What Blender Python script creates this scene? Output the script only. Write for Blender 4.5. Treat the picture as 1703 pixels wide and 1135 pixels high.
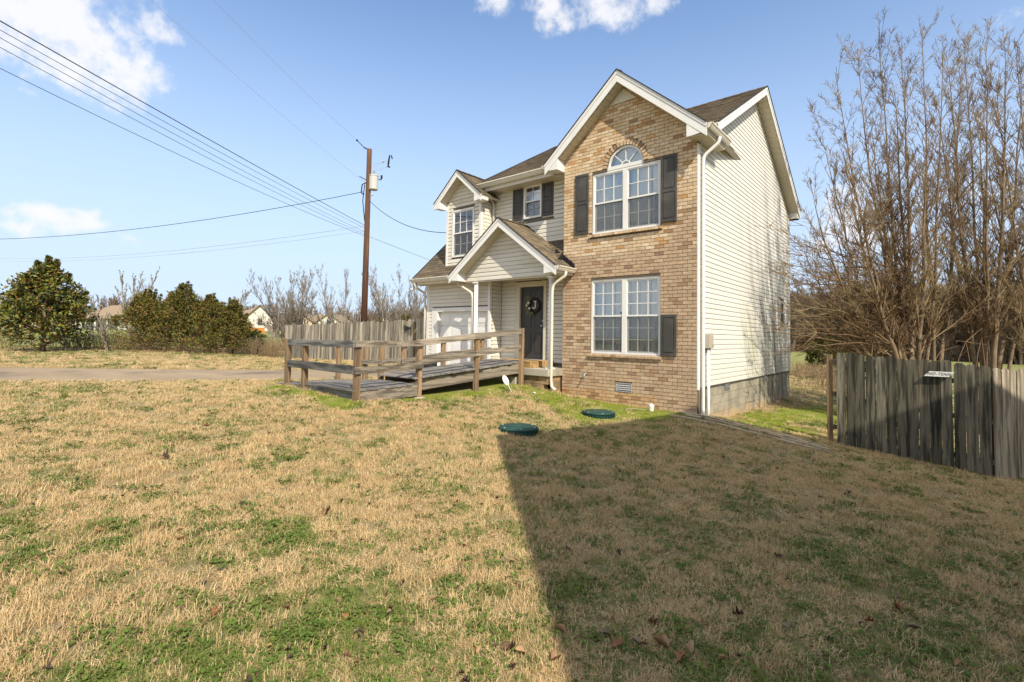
import bpy, bmesh, math, random
import numpy as np
from mathutils import Vector, Matrix

for o in list(bpy.data.objects):
    bpy.data.objects.remove(o)
S = bpy.context.scene
COL = S.collection
RNG = random.Random(7)
NP = np.random.default_rng(11)
PI = math.pi

# ------------------------------------------------------------------ camera
CAM = Vector((3.772, -10.422, 1.6875))
yaw, pitch, roll = math.radians(40.457), math.radians(2.297), math.radians(0.962)
F = Vector((-math.sin(yaw), math.cos(yaw), 0)); R = Vector((math.cos(yaw), math.sin(yaw), 0)); U = Vector((0, 0, 1))
F, U = F*math.cos(pitch)+U*math.sin(pitch), U*math.cos(pitch)-F*math.sin(pitch)
R, U = R*math.cos(roll)+U*math.sin(roll), U*math.cos(roll)-R*math.sin(roll)
cd = bpy.data.cameras.new('camera'); cam = bpy.data.objects.new('camera', cd); COL.objects.link(cam)
cam.matrix_world = Matrix(((R.x, U.x, -F.x, CAM.x), (R.y, U.y, -F.y, CAM.y), (R.z, U.z, -F.z, CAM.z), (0, 0, 0, 1)))
cd.sensor_width = 36; cd.lens = 822.7/1703*36; cd.shift_y = -0.02438
cd.clip_start = 0.05; cd.clip_end = 4000
S.camera = cam

# ------------------------------------------------------------------ light
SUN = Vector((1.9, -1.0, 2.0)).normalized()          # towards the sun
sd = bpy.data.lights.new('sun', 'SUN'); sd.energy = 2.95; sd.angle = math.radians(0.53); sd.color = (1.0, 0.91, 0.76)
sun = bpy.data.objects.new('sun', sd); COL.objects.link(sun)
sun.rotation_euler = SUN.to_track_quat('Z', 'Y').to_euler(); sun.location = (20, -12, 30)

W = bpy.data.worlds.new('World'); S.world = W; W.use_nodes = True
nt = W.node_tree; nt.nodes.clear()
def nd(t, ty, **k):
    n = t.nodes.new(ty)
    for a, b in k.items():
        if a.startswith('i_'):
            a = a[2:]; a = int(a) if a.isdigit() else a
            n.inputs[a].default_value = b
        else: setattr(n, a, b)
    return n
out = nd(nt, 'ShaderNodeOutputWorld'); bg = nd(nt, 'ShaderNodeBackground')
sky = nd(nt, 'ShaderNodeTexSky', sky_type='NISHITA', sun_disc=False)
sky.sun_elevation = math.asin(SUN.z)
sky.sun_rotation = math.atan2(SUN.x, SUN.y)
sky.altitude = 200; sky.air_density = 1.0; sky.dust_density = 0.9; sky.ozone_density = 1.6
SKY_STR = 0.118
bg.inputs[1].default_value = 1.0
skys = nd(nt, 'ShaderNodeVectorMath', operation='MULTIPLY'); skys.inputs[1].default_value = (SKY_STR*.885, SKY_STR*.975, SKY_STR*1.04)
nt.links.new(sky.outputs[0], skys.inputs[0])
tc = nd(nt, 'ShaderNodeTexCoord')
# clouds: soft puffs at fixed bearings in the sky, outlines broken by noise
def mathn(t, op, a, b=None, clamp=False):
    n = nd(t, 'ShaderNodeMath', operation=op, use_clamp=clamp)
    for i, v in enumerate((a, b)):
        if v is None: continue
        if isinstance(v, (int, float)): n.inputs[i].default_value = v
        else: t.links.new(v, n.inputs[i])
    return n.outputs[0]
noise = nd(nt, 'ShaderNodeTexNoise', i_Scale=9.0, i_Detail=10.0, i_Roughness=0.62)
nt.links.new(tc.outputs['Generated'], noise.inputs['Vector'])
noise2 = nd(nt, 'ShaderNodeTexNoise', i_Scale=22.0, i_Detail=6.0, i_Roughness=0.6)
nt.links.new(tc.outputs['Generated'], noise2.inputs['Vector'])
nn = mathn(nt, 'ADD', mathn(nt, 'MULTIPLY', noise.outputs['Fac'], 0.75), mathn(nt, 'MULTIPLY', noise2.outputs['Fac'], 0.25))
def bearing(px, py):
    v = F + R*((px-851.5)/822.7) - U*((py-525.98)/822.7); v.normalize(); return v
CLOUDS = [(90, 20, 165, 120, 1.25), (215, 20, 80, 60, 1.0), (60, 95, 120, 45, .75), (110, 368, 80, 28, 1.15), (55, 382, 45, 18, .95), (165, 392, 60, 20, .85),
          (975, -5, 110, 60, 1.0), (830, 5, 38, 42, .8), (905, -30, 120, 45, .8), (1090, 0, 70, 32, .7), (376, 130, 22, 20, .55), (530, 90, 8, 14, .42), (75, 165, 60, 18, .35),
          (1500, 330, 150, 60, .55), (1440, 390, 90, 40, .5), (-260, 200, 200, 90, .9), (1950, -100, 300, 120, .8), (500, -420, 300, 130, .9), (1250, -350, 200, 90, .8)]
total = None
for px, py, rx, ry, amp in CLOUDS:
    d = bearing(px, py); a = bearing(px+1, py)-d; a /= a.length**2; b = bearing(px, py+1)-d; b /= b.length**2
    sub = nd(nt, 'ShaderNodeVectorMath', operation='SUBTRACT'); sub.inputs[1].default_value = d
    nt.links.new(tc.outputs['Generated'], sub.inputs[0])
    dx = nd(nt, 'ShaderNodeVectorMath', operation='DOT_PRODUCT'); dx.inputs[1].default_value = a/rx
    dy = nd(nt, 'ShaderNodeVectorMath', operation='DOT_PRODUCT'); dy.inputs[1].default_value = b/ry
    nt.links.new(sub.outputs[0], dx.inputs[0]); nt.links.new(sub.outputs[0], dy.inputs[0])
    r2 = mathn(nt, 'ADD', mathn(nt, 'POWER', dx.outputs['Value'], 2.0), mathn(nt, 'POWER', dy.outputs['Value'], 2.0))
    g = mathn(nt, 'MULTIPLY', mathn(nt, 'SUBTRACT', 1.0, mathn(nt, 'MULTIPLY', r2, 0.5), True), amp)
    total = g if total is None else mathn(nt, 'MAXIMUM', total, g)
# unseen cloud cover added outside the view to lift the fill light in the shade
fd = nd(nt, 'ShaderNodeVectorMath', operation='DOT_PRODUCT'); fd.inputs[1].default_value = F; nt.links.new(tc.outputs['Generated'], fd.inputs[0])
rest = nd(nt, 'ShaderNodeMapRange', interpolation_type='SMOOTHSTEP'); rest.inputs[1].default_value = .50; rest.inputs[2].default_value = .25; rest.inputs[3].default_value = 0; rest.inputs[4].default_value = .95; nt.links.new(fd.outputs['Value'], rest.inputs[0])
total = mathn(nt, 'MAXIMUM', total, rest.outputs[0])
cl = mathn(nt, 'ADD', total, mathn(nt, 'MULTIPLY', mathn(nt, 'SUBTRACT', nn, 0.5), 4.4))
mr = nd(nt, 'ShaderNodeMapRange', interpolation_type='SMOOTHSTEP'); mr.inputs[1].default_value = 0.42; mr.inputs[2].default_value = 1.15
nt.links.new(cl, mr.inputs[0])
gate = nd(nt, 'ShaderNodeMapRange', interpolation_type='SMOOTHSTEP'); gate.inputs[1].default_value = 0.02; gate.inputs[2].default_value = 0.3
nt.links.new(total, gate.inputs[0])
fac = mathn(nt, 'MULTIPLY', mathn(nt, 'MULTIPLY', mr.outputs[0], gate.outputs[0]), 0.93)
# pale air towards the horizon
sep = nd(nt, 'ShaderNodeSeparateXYZ'); nt.links.new(tc.outputs['Generated'], sep.inputs[0])
hz = nd(nt, 'ShaderNodeMapRange', interpolation_type='SMOOTHERSTEP'); hz.inputs[1].default_value = -0.05; hz.inputs[2].default_value = 0.72; hz.inputs[3].default_value = 0.92; hz.inputs[4].default_value = 0.0
nt.links.new(sep.outputs['Z'], hz.inputs[0])
mixh = nd(nt, 'ShaderNodeMixRGB'); mixh.inputs[2].default_value = (0.335, 0.405, 0.51, 1)
nt.links.new(hz.outputs[0], mixh.inputs[0]); nt.links.new(skys.outputs[0], mixh.inputs[1])
mixc = nd(nt, 'ShaderNodeMixRGB'); mixc.inputs[2].default_value = (0.50, 0.50, 0.515, 1)
nt.links.new(fac, mixc.inputs[0]); nt.links.new(mixh.outputs[0], mixc.inputs[1])
nt.links.new(mixc.outputs[0], bg.inputs[0]); nt.links.new(bg.outputs[0], out.inputs[0])

S.view_settings.view_transform = 'Standard'; S.view_settings.look = 'None'
S.view_settings.exposure = 1.0; S.view_settings.gamma = 1.0
S.render.engine = 'CYCLES'
S.cycles.max_bounces = 8; S.cycles.transparent_max_bounces = 16

# ------------------------------------------------------------------ materials
MATS = {}
def pmat(name, base, rough=0.8, var=0.15, scale=3.0, stretch=(1, 1, 1), bump=0.0, bscale=40.0, bstretch=None, spec=0.3, attr=None,
         col2=None, c2scale=1.0, c2lo=0.5, c2hi=0.65, c2stretch=(1, 1, 1), metal=0.0, coords='Object', objvar=0.0, trans=0.0):
    """procedural surface: base colour (or face attribute), tonal noise, optional second colour in patches, relief"""
    if name in MATS: return MATS[name]
    m = bpy.data.materials.new(name); m.use_nodes = True; t = m.node_tree
    p = t.nodes['Principled BSDF']; L = t.links.new
    tcn = nd(t, 'ShaderNodeTexCoord')
    geo = nd(t, 'ShaderNodeNewGeometry')
    vec = tcn.outputs['Object'] if coords == 'Object' else geo.outputs['Position']
    def mapped(st):
        mp = nd(t, 'ShaderNodeMapping'); mp.inputs['Scale'].default_value = st; L(vec, mp.inputs['Vector']); return mp.outputs[0]
    if attr:
        a = nd(t, 'ShaderNodeAttribute', attribute_name=attr); c = a.outputs['Color']
    else:
        rgb = nd(t, 'ShaderNodeRGB'); rgb.outputs[0].default_value = (*base, 1); c = rgb.outputs[0]
    if col2:
        n2 = nd(t, 'ShaderNodeTexNoise', i_Scale=c2scale, i_Detail=5.0, i_Roughness=0.6); L(mapped(c2stretch), n2.inputs['Vector'])
        r2 = nd(t, 'ShaderNodeMapRange', interpolation_type='SMOOTHSTEP'); r2.inputs[1].default_value = c2lo; r2.inputs[2].default_value = c2hi
        L(n2.outputs['Fac'], r2.inputs[0])
        mx = nd(t, 'ShaderNodeMixRGB'); mx.inputs[2].default_value = (*col2, 1); L(r2.outputs[0], mx.inputs[0]); L(c, mx.inputs[1]); c = mx.outputs[0]
    n = nd(t, 'ShaderNodeTexNoise', i_Scale=scale, i_Detail=8.0, i_Roughness=0.65); L(mapped(stretch), n.inputs['Vector'])
    v = mathn(t, 'ADD', mathn(t, 'MULTIPLY', mathn(t, 'SUBTRACT', n.outputs['Fac'], 0.5), var*4), 1.0)
    if objvar:
        oi = nd(t, 'ShaderNodeObjectInfo')
        v = mathn(t, 'MULTIPLY', v, mathn(t, 'ADD', mathn(t, 'MULTIPLY', mathn(t, 'SUBTRACT', oi.outputs['Random'], 0.5), objvar*2), 1.0))
    sc = nd(t, 'ShaderNodeVectorMath', operation='SCALE'); L(c, sc.inputs[0]); L(v, sc.inputs['Scale'])
    L(sc.outputs[0], p.inputs['Base Color'])
    p.inputs['Roughness'].default_value = rough; p.inputs['Specular IOR Level'].default_value = spec; p.inputs['Metallic'].default_value = metal
    if bump:
        nb = nd(t, 'ShaderNodeTexNoise', i_Scale=bscale, i_Detail=6.0, i_Roughness=0.6); L(mapped(bstretch or stretch), nb.inputs['Vector'])
        bp = nd(t, 'ShaderNodeBump'); bp.inputs['Strength'].default_value = bump; bp.inputs['Distance'].default_value = 0.01
        L(nb.outputs['Fac'], bp.inputs['Height']); L(bp.outputs[0], p.inputs['Normal'])
    m['p'] = 1
    MATS[name] = m
    return m
def wood(name, base, dark, along='z', objvar=0.2, c2lo=.44, c2hi=.60):
    st = {'z': (12, 12, .7), 'x': (.7, 12, 12), 'y': (12, .7, 12)}[along]
    return pmat(name, base, rough=.85, var=.34, scale=3.0, stretch=st, bump=.7, bscale=5, bstretch=st, col2=dark, c2scale=1.5, c2lo=c2lo, c2hi=c2hi, c2stretch=tuple(s*.85 for s in st), objvar=objvar, spec=.15, coords='World')

# ------------------------------------------------------------------ mesh helpers
def V(*a): return Vector(a)
class MB:
    def __init__(s): s.v = []; s.f = []; s.c = []; s.cur = (1, 1, 1)
    def add(s, vs, fs, col=None):
        b = len(s.v); s.v += [tuple(q) for q in vs]; s.f += [tuple(b+i for i in f) for f in fs]
        s.c += [col or s.cur]*len(fs); return s
    def box(s, x0, x1, y0, y1, z0, z1, col=None):
        vs = [(x, y, z) for z in (z0, z1) for y in (y0, y1) for x in (x0, x1)]
        return s.add(vs, [(0, 2, 3, 1), (4, 5, 7, 6), (0, 1, 5, 4), (2, 6, 7, 3), (0, 4, 6, 2), (1, 3, 7, 5)], col)
    def prism(s, poly, ext, col=None):
        n = len(poly); e = Vector(ext); vs = [Vector(q) for q in poly]; vs += [q+e for q in vs]
        fs = [tuple(range(n)), tuple(range(2*n-1, n-1, -1))]+[(i, i+n, (i+1) % n+n, (i+1) % n) for i in range(n)]
        return s.add(vs, fs, col)
    def bar(s, a, b, w, h, up=(0, 0, 1), col=None):
        a = Vector(a); b = Vector(b); d = (b-a).normalized(); up = Vector(up)
        if abs(d.dot(up)) > .95: up = Vector((0, 1, 0))
        sd_ = d.cross(up).normalized(); u2 = sd_.cross(d)
        q = [a-sd_*w/2-u2*h/2, a+sd_*w/2-u2*h/2, a+sd_*w/2+u2*h/2, a-sd_*w/2+u2*h/2]
        return s.prism(q, b-a, col)
    def tube(s, pts, rad, n=8, col=None, caps=True):
        pts = [Vector(p) for p in pts]; rad = rad if hasattr(rad, '__len__') else [rad]*len(pts)
        vs = []; prev = None
        for i, p in enumerate(pts):
            d = (pts[min(i+1, len(pts)-1)]-pts[max(i-1, 0)])
            d = d.normalized() if d.length > 1e-9 else Vector((0, 0, 1))
            ref = prev if prev is not None else (Vector((0, 0, 1)) if abs(d.z) < .9 else Vector((1, 0, 0)))
            a = (ref-d*ref.dot(d))
            if a.length < 1e-6: a = d.orthogonal()
            a.normalize(); b = d.cross(a); prev = a
            for k in range(n):
                th = 2*PI*k/n; vs.append(p+(a*math.cos(th)+b*math.sin(th))*rad[i])
        fs = []
        for i in range(len(pts)-1):
            for k in range(n):
                fs.append((i*n+k, i*n+(k+1) % n, (i+1)*n+(k+1) % n, (i+1)*n+k))
        if caps: fs += [tuple(range(n-1, -1, -1)), tuple((len(pts)-1)*n+k for k in range(n))]
        return s.add(vs, fs, col)
    def lathe(s, prof, c=(0, 0, 0), n=24, col=None):
        vs = [(c[0]+r*math.cos(2*PI*k/n), c[1]+r*math.sin(2*PI*k/n), c[2]+z) for r, z in prof for k in range(n)]
        fs = [(i*n+k, i*n+(k+1) % n, (i+1)*n+(k+1) % n, (i+1)*n+k) for i in range(len(prof)-1) for k in range(n)]
        fs += [tuple(range(n-1, -1, -1)), tuple((len(prof)-1)*n+k for k in range(n))]
        return s.add(vs, fs, col)
    def mesh(s, name, mat, colors=False, smooth=False):
        me = bpy.data.meshes.new(name); me.from_pydata(s.v, [], s.f)
        if colors:
            a = me.color_attributes.new('Col', 'FLOAT_COLOR', 'CORNER')
            arr = np.empty((len(me.loops), 4), np.float32); arr[:, 3] = 1
            cnt = np.array([len(f) for f in s.f]); arr[:, :3] = np.repeat(np.array(s.c, np.float32), cnt, axis=0)
            a.data.foreach_set('color', arr.ravel())
        if mat: me.materials.append(mat)
        if smooth: me.polygons.foreach_set('use_smooth', [True]*len(me.polygons))
        me.validate(); me.update()
        return me
    def build(s, name, mat, parent=None, colors=False, smooth=False, bevel=0):
        me = s.mesh(name, mat, colors, smooth)
        if bevel or True:
            bm = bmesh.new(); bm.from_mesh(me)
            if bevel: bmesh.ops.bevel(bm, geom=bm.edges[:], offset=bevel, segments=1, affect='EDGES', profile=.7)
            bmesh.ops.recalc_face_normals(bm, faces=bm.faces[:]); bm.to_mesh(me); bm.free()
        return link(name, me, parent)
def link(name, me, parent=None, loc=None):
    o = bpy.data.objects.new(name, me); COL.objects.link(o)
    if parent is not None:
        o.parent = parent
        if loc is None: o.matrix_parent_inverse = parent_inv(parent)
    if loc is not None:
        if parent is not None: o.matrix_parent_inverse = parent_inv(parent)
        o.location = loc
    return o
def world_of(o):
    m = o.matrix_basis.copy()
    return m if o.parent is None else world_of(o.parent) @ o.matrix_parent_inverse @ m
def parent_inv(p): return world_of(p).inverted()     # meshes are authored in world coordinates
def thing(name, label, cat, loc=(0, 0, 0), group=None):
    o = bpy.data.objects.new(name, None); COL.objects.link(o); o.location = loc; o.empty_display_size = .2
    o['label'] = label; o['category'] = cat
    if group: o['group'] = group
    return o
def tag(o, label, cat, group=None):
    o['label'] = label; o['category'] = cat
    if group: o['group'] = group
    return o
def structure(o): o['kind'] = 'structure'; return o
def stuff(o): o['kind'] = 'stuff'; return o

# numpy value noise
def vnoise(x, y, seed=0):
    x = np.asarray(x, float); y = np.asarray(y, float)
    xi = np.floor(x).astype(np.int64); yi = np.floor(y).astype(np.int64); fx = x-xi; fy = y-yi
    fx = fx*fx*(3-2*fx); fy = fy*fy*(3-2*fy)
    def h(a, b):
        n = (a*374761393+b*668265263+seed*974634777) & 0xffffffff
        n = ((n ^ (n >> 13))*1274126177) & 0xffffffff
        return ((n ^ (n >> 16)) & 0xffff)/65535.0
    return (h(xi, yi)*(1-fx)+h(xi+1, yi)*fx)*(1-fy)+(h(xi, yi+1)*(1-fx)+h(xi+1, yi+1)*fx)*fy
def fbm(x, y, seed=0, oct=4):
    t = 0; a = .5; n = 0
    for i in range(oct): t = t+a*vnoise(np.asarray(x)*2**i, np.asarray(y)*2**i, seed+i*17); n += a; a *= .55
    return t/n

# ------------------------------------------------------------------ ground
GP = np.array([(0,0,.10),(-3.42,0,.24),(-3.3,-.6,.36),(-4.2,-.7,.48),(-4.15,-2.4,.44),(-4.1,-4,.42),(-3.85,-5.6,.50),(-6.7,-5.5,.55),(-8.5,-3,.55),(-8.3,0,.60),(-6,0,.58),
 (.1,.8,-.03),(.1,8.7,-.24),(2.3,1.46,-.38),(3.3,1.35,-.46),(4.5,1.2,-.56),(5,3,-.66),(-1.44,-1.5,.11),(-1.3,-4.2,.14),(3.8,-10.4,.0),(1.2,-7.1,.02),(-4,-9,.38),
 (-12,-9.3,.5),(-17,-9,.5),(-30,-6,.52),(-28,-2,.55),(-21.6,1.5,.35),(-26,8,.45),(-14,5,.5),(7,-8,-.2),(8,0,-.85),(3,9,-.6),(0,30,-.8),(-5,110,-1),(12,76,-1),(-30,30,.4),
 (-80,-20,.9),(-75,5,1.0),(-78,18,1.1),(-105,42,1.8),(-130,43,2.0),(-150,15,1.6),(25,20,-1.3),(40,-10,-1.6),(60,90,-1.3),(-60,120,.3),(-10,-25,.5),(10,-25,.2),(-60,-60,1.0)])
def _tps(r2): return np.where(r2 > 1e-12, .5*r2*np.log(np.maximum(r2, 1e-12)), 0)
_n = len(GP); _K = _tps(((GP[:, None, :2]-GP[None, :, :2])**2).sum(-1)); _K += np.eye(_n)*.12
_P = np.c_[np.ones(_n), GP[:, :2]]; _A = np.block([[_K, _P], [_P.T, np.zeros((3, 3))]])
_w = np.linalg.solve(_A, np.r_[GP[:, 2], 0, 0, 0])
def gz(x, y):
    x = np.atleast_1d(np.asarray(x, float)); y = np.atleast_1d(np.asarray(y, float))
    r = np.hypot(x+20, y-10); s = np.where(r > 170, 170/np.maximum(r, 1e-9), 1.0)
    X = -20+(x+20)*s; Y = 10+(y-10)*s
    out = np.empty(len(X))
    for i in range(0, len(X), 20000):
        q = np.c_[X[i:i+20000], Y[i:i+20000]]
        out[i:i+20000] = _tps(((q[:, None]-GP[None, :, :2])**2).sum(-1)) @ _w[:_n] + _w[_n] + q @ _w[_n+1:]
    return out
def g1(x, y): return float(gz([x], [y])[0])

PATCH = [(-6.88,-8.96,0.54),(-3.45,-8.65,0.42),(-2.88,-8.31,0.62),(-0.66,-9.12,0.18),(-0.26,-8.75,0.21),(-1.76,-7.62,0.34),(1.05,-9.39,0.15),(0.85,-10.00,0.15),(1.31,-8.64,0.24),(0.37,-8.50,0.13),(1.80,-9.12,0.21),(-0.56,-8.94,0.28),(-0.61,-9.57,0.20),(1.20,-9.60,0.22),(0.33,-10.04,0.12),(2.88,-7.77,0.57),(3.29,-5.40,0.62),(3.77,-6.33,0.34),(3.20,-7.33,0.20),(2.63,-6.39,0.23),(1.67,-8.67,0.16),(2.07,-7.47,0.24),(3.63,-7.27,0.18),(2.91,-7.12,0.26),(3.98,-6.84,0.22),(-0.03,-8.71,0.18),(2.12,-9.04,0.13),
 (-1.3,-3.6,.7),(-.4,-3.3,.5),(-2,-3.0,.5),(-5.2,-6.3,.5),(-6.2,-6.4,.5),(2.4,.6,.5),(3.4,.8,.35),(-9.5,-6.4,.5),(-12,-11,.5)]
def sst(x, a, b): t = np.clip((x-a)/(b-a), 0, 1); return t*t*(3-2*t)
def seg_d(x, y, ax, ay, bx, by):
    dx, dy = bx-ax, by-ay; t = np.clip(((x-ax)*dx+(y-ay)*dy)/(dx*dx+dy*dy), 0, 1)
    return np.hypot(x-ax-t*dx, y-ay-t*dy)
def moss_f(x, y):
    """bright yellow-green mossy turf along the foot of the house and beside the ramp"""
    n = fbm(x*1.3, y*1.3, 91)
    d = np.minimum.reduce([seg_d(x, y, -4.4, -1.2, -.6, -.45)/1.0, seg_d(x, y, -2.2, -1.6, -1.0, -1.3)/.9, seg_d(x, y, -4.0, -4.6, -3.9, -1.3)/.45, seg_d(x, y, .35, .9, 1.3, 2.2)/.55,
                           seg_d(x, y, .5, 3, 1.6, 8)/.8, seg_d(x, y, -3.8, -5.9, -6.4, -5.8)/.35])
    return sst(1.5-d+(n-.5)*2.0, .35, .95)
def green_f(x, y):
    x = np.asarray(x, float); y = np.asarray(y, float)
    g = sst(fbm(x*.55+3, y*.55, 5), .56, .72)*.42 + sst(fbm(x*2.1, y*2.1, 33), .6, .75)*.36
    wob = (fbm(x*3.1, y*3.1, 61)-.5)*1.3
    for px, py, r in PATCH:
        d = np.hypot(x-px, y-py)/(r*1.15)
        g = np.maximum(g, sst(1.2-d+wob*1.5, .25, 1.1)*.55)
    rc = np.hypot(x-3.8, y+10.4)
    g = np.maximum(g, .045+.10*sst(fbm(x*1.3, y*1.3, 19), .42, .62)+.24*sst(fbm(x*6.5, y*6.5, 23), .52, .68))
    g = np.maximum(g, sst(fbm(x*.9, y*.9, 77)+.10*np.exp(-rc/2.5)*2, .60, .74)*.8*sst(7.5-rc, 0, 4))
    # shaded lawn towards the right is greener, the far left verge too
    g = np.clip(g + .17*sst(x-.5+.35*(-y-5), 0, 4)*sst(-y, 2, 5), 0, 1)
    g = np.maximum(g, .55*sst(-x, 19, 25)*sst(fbm(x*.3, y*.3, 8), .42, .6))
    far = sst(np.hypot(x-3.8, y+10.4), 32, 45); g = g*(1-far)+far*np.where(x < -15, .85, .78)
    g = np.maximum(g, moss_f(x, y)*.9)
    g = np.maximum(g, sst(x, .3, 1.0)*sst(y, 1.2, 3.5)*(.35+.4*sst(fbm(x*.7, y*.7, 14), .4, .6)))
    return np.clip(g, 0, 1)
def ground():
    ca = np.array([3.8, -10.4]); rr = [0.0]; r = .12
    while r < 1500: rr.append(r); r *= 1.028 if r > 3 else 1.06
    rr = np.array(rr[1:]); n = 300; th = np.linspace(0, 2*PI, n, endpoint=False)
    X = (ca[0]+rr[:, None]*np.cos(th)).ravel(); Y = (ca[1]+rr[:, None]*np.sin(th)).ravel()
    Z = gz(X, Y)
    near = np.exp(-(np.hypot(X-ca[0], Y-ca[1])/12)**2)
    Z += (fbm(X*1.1, Y*1.1, 3)-.5)*.05*near
    # keep the soil below the ramp deck and the house floor
    me = bpy.data.meshes.new('ground')
    faces = [(i*n+k, i*n+(k+1) % n, (i+1)*n+(k+1) % n, (i+1)*n+k) for i in range(len(rr)-1) for k in range(n)]
    faces.append(tuple(range(n-1, -1, -1)))
    me.from_pydata(np.c_[X, Y, Z].tolist(), [], faces)
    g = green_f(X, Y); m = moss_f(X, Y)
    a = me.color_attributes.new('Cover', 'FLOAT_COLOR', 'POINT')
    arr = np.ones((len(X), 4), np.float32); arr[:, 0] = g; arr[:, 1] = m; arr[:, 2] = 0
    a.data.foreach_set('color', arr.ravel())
    me.polygons.foreach_set('use_smooth', [True]*len(me.polygons))
    o = link('ground', me); structure(o)
    mt = bpy.data.materials.new('ground_turf'); mt.use_nodes = True; t = mt.node_tree; L = t.links.new
    p = t.nodes['Principled BSDF']; p.inputs['Roughness'].default_value = .95; p.inputs['Specular IOR Level'].default_value = .1
    at = nd(t, 'ShaderNodeAttribute', attribute_name='Cover'); se = nd(t, 'ShaderNodeSeparateColor'); L(at.outputs['Color'], se.inputs[0])
    geo = nd(t, 'ShaderNodeNewGeometry')
    n1 = nd(t, 'ShaderNodeTexNoise', i_Scale=9.0, i_Detail=10.0, i_Roughness=.75); L(geo.outputs['Position'], n1.inputs['Vector'])
    n2 = nd(t, 'ShaderNodeTexNoise', i_Scale=1.2, i_Detail=6.0, i_Roughness=.7); L(geo.outputs['Position'], n2.inputs['Vector'])
    n3 = nd(t, 'ShaderNodeTexNoise', i_Scale=70.0, i_Detail=6.0, i_Roughness=.8); L(geo.outputs['Position'], n3.inputs['Vector'])
    straw = nd(t, 'ShaderNodeMixRGB'); straw.inputs[1].default_value = (.40, .305, .165, 1); straw.inputs[2].default_value = (.25, .19, .105, 1); L(n1.outputs['Fac'], straw.inputs[0])
    grn = nd(t, 'ShaderNodeMixRGB'); grn.inputs[1].default_value = (.15, .19, .05, 1); grn.inputs[2].default_value = (.23, .24, .075, 1); L(n1.outputs['Fac'], grn.inputs[0])
    moss = nd(t, 'ShaderNodeMixRGB'); moss.inputs[2].default_value = (.21, .25, .04, 1); L(grn.outputs[0], moss.inputs[1]); L(se.outputs[1], moss.inputs[0])
    f = mathn(t, 'ADD', se.outputs[0], mathn(t, 'MULTIPLY', mathn(t, 'SUBTRACT', n1.outputs['Fac'], .5), .9), True)
    f2 = mathn(t, 'ADD', f, mathn(t, 'MULTIPLY', mathn(t, 'SUBTRACT', n2.outputs['Fac'], .5), .5), True)
    mx = nd(t, 'ShaderNodeMixRGB'); L(f2, mx.inputs[0]); L(straw.outputs[0], mx.inputs[1]); L(moss.outputs[0], mx.inputs[2])
    v = mathn(t, 'ADD', mathn(t, 'MULTIPLY', n3.outputs['Fac'], 1.3), .36)
    sc = nd(t, 'ShaderNodeVectorMath', operation='SCALE'); L(mx.outputs[0], sc.inputs[0]); L(v, sc.inputs['Scale']); L(sc.outputs[0], p.inputs['Base Color'])
    bp = nd(t, 'ShaderNodeBump'); bp.inputs['Strength'].default_value = .8; bp.inputs['Distance'].default_value = .03; L(n3.outputs['Fac'], bp.inputs['Height']); L(bp.outputs[0], p.inputs['Normal'])
    me.materials.append(mt)
ground()

# driveway, a worn strip of asphalt and packed gravel from the left up to the garage
def driveway():
    c = [(-58, -49, 3.9), (-40, -32.5, 3.9), (-26, -19.6, 3.9), (-18, -12.2, 3.9), (-14.6, -9.1, 3.9), (-11.8, -6.5, 3.9), (-9.6, -4.2, 3.6), (-8.2, -1.9, 3.0), (-7.4, .05, 2.4)]
    pts = []
    for i in range(len(c)-1):
        p0 = np.array(c[max(i-1, 0)]); p1 = np.array(c[i]); p2 = np.array(c[i+1]); p3 = np.array(c[min(i+2, len(c)-1)])
        for t in np.linspace(0, 1, 24, endpoint=False):
            pts.append(.5*((2*p1)+(-p0+p2)*t+(2*p0-5*p1+4*p2-p3)*t*t+(-p0+3*p1-3*p2+p3)*t**3))
    pts.append(np.array(c[-1])); pts = np.array(pts)
    d = np.gradient(pts[:, :2], axis=0); d /= np.hypot(d[:, 0], d[:, 1])[:, None]; nrm = np.c_[-d[:, 1], d[:, 0]]
    mb = MB(); cols = 9; vs = []
    for i, p in enumerate(pts):
        for k in range(cols):
            s = (k/(cols-1)*2-1); j = (vnoise(i*.35, k*3.1, 4)-.5)*.22 if k in (0, cols-1) else 0
            q = p[:2]+nrm[i]*(s*p[2]/2*(1+float(j)*.4)); vs.append((q[0], q[1]))
    vs = np.array(vs); z = gz(vs[:, 0], vs[:, 1])+.03; e = np.array([k in (0, cols-1) for _ in pts for k in range(cols)]); z[e] -= .04
    mb.add(np.c_[vs, z].tolist(), [(i*cols+k, i*cols+k+1, (i+1)*cols+k+1, (i+1)*cols+k) for i in range(len(pts)-1) for k in range(cols-1)])
    m = pmat('driveway_asphalt', (.31, .235, .15), rough=.95, var=.2, scale=.5, stretch=(.5, 2.5, 1), bump=.6, bscale=60, col2=(.18, .14, .10), c2scale=.6, c2lo=.48, c2hi=.68, c2stretch=(1, 1, 1), coords='World')
    structure(mb.build('driveway', m, smooth=True))
    return pts
DRIVE = driveway()
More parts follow.
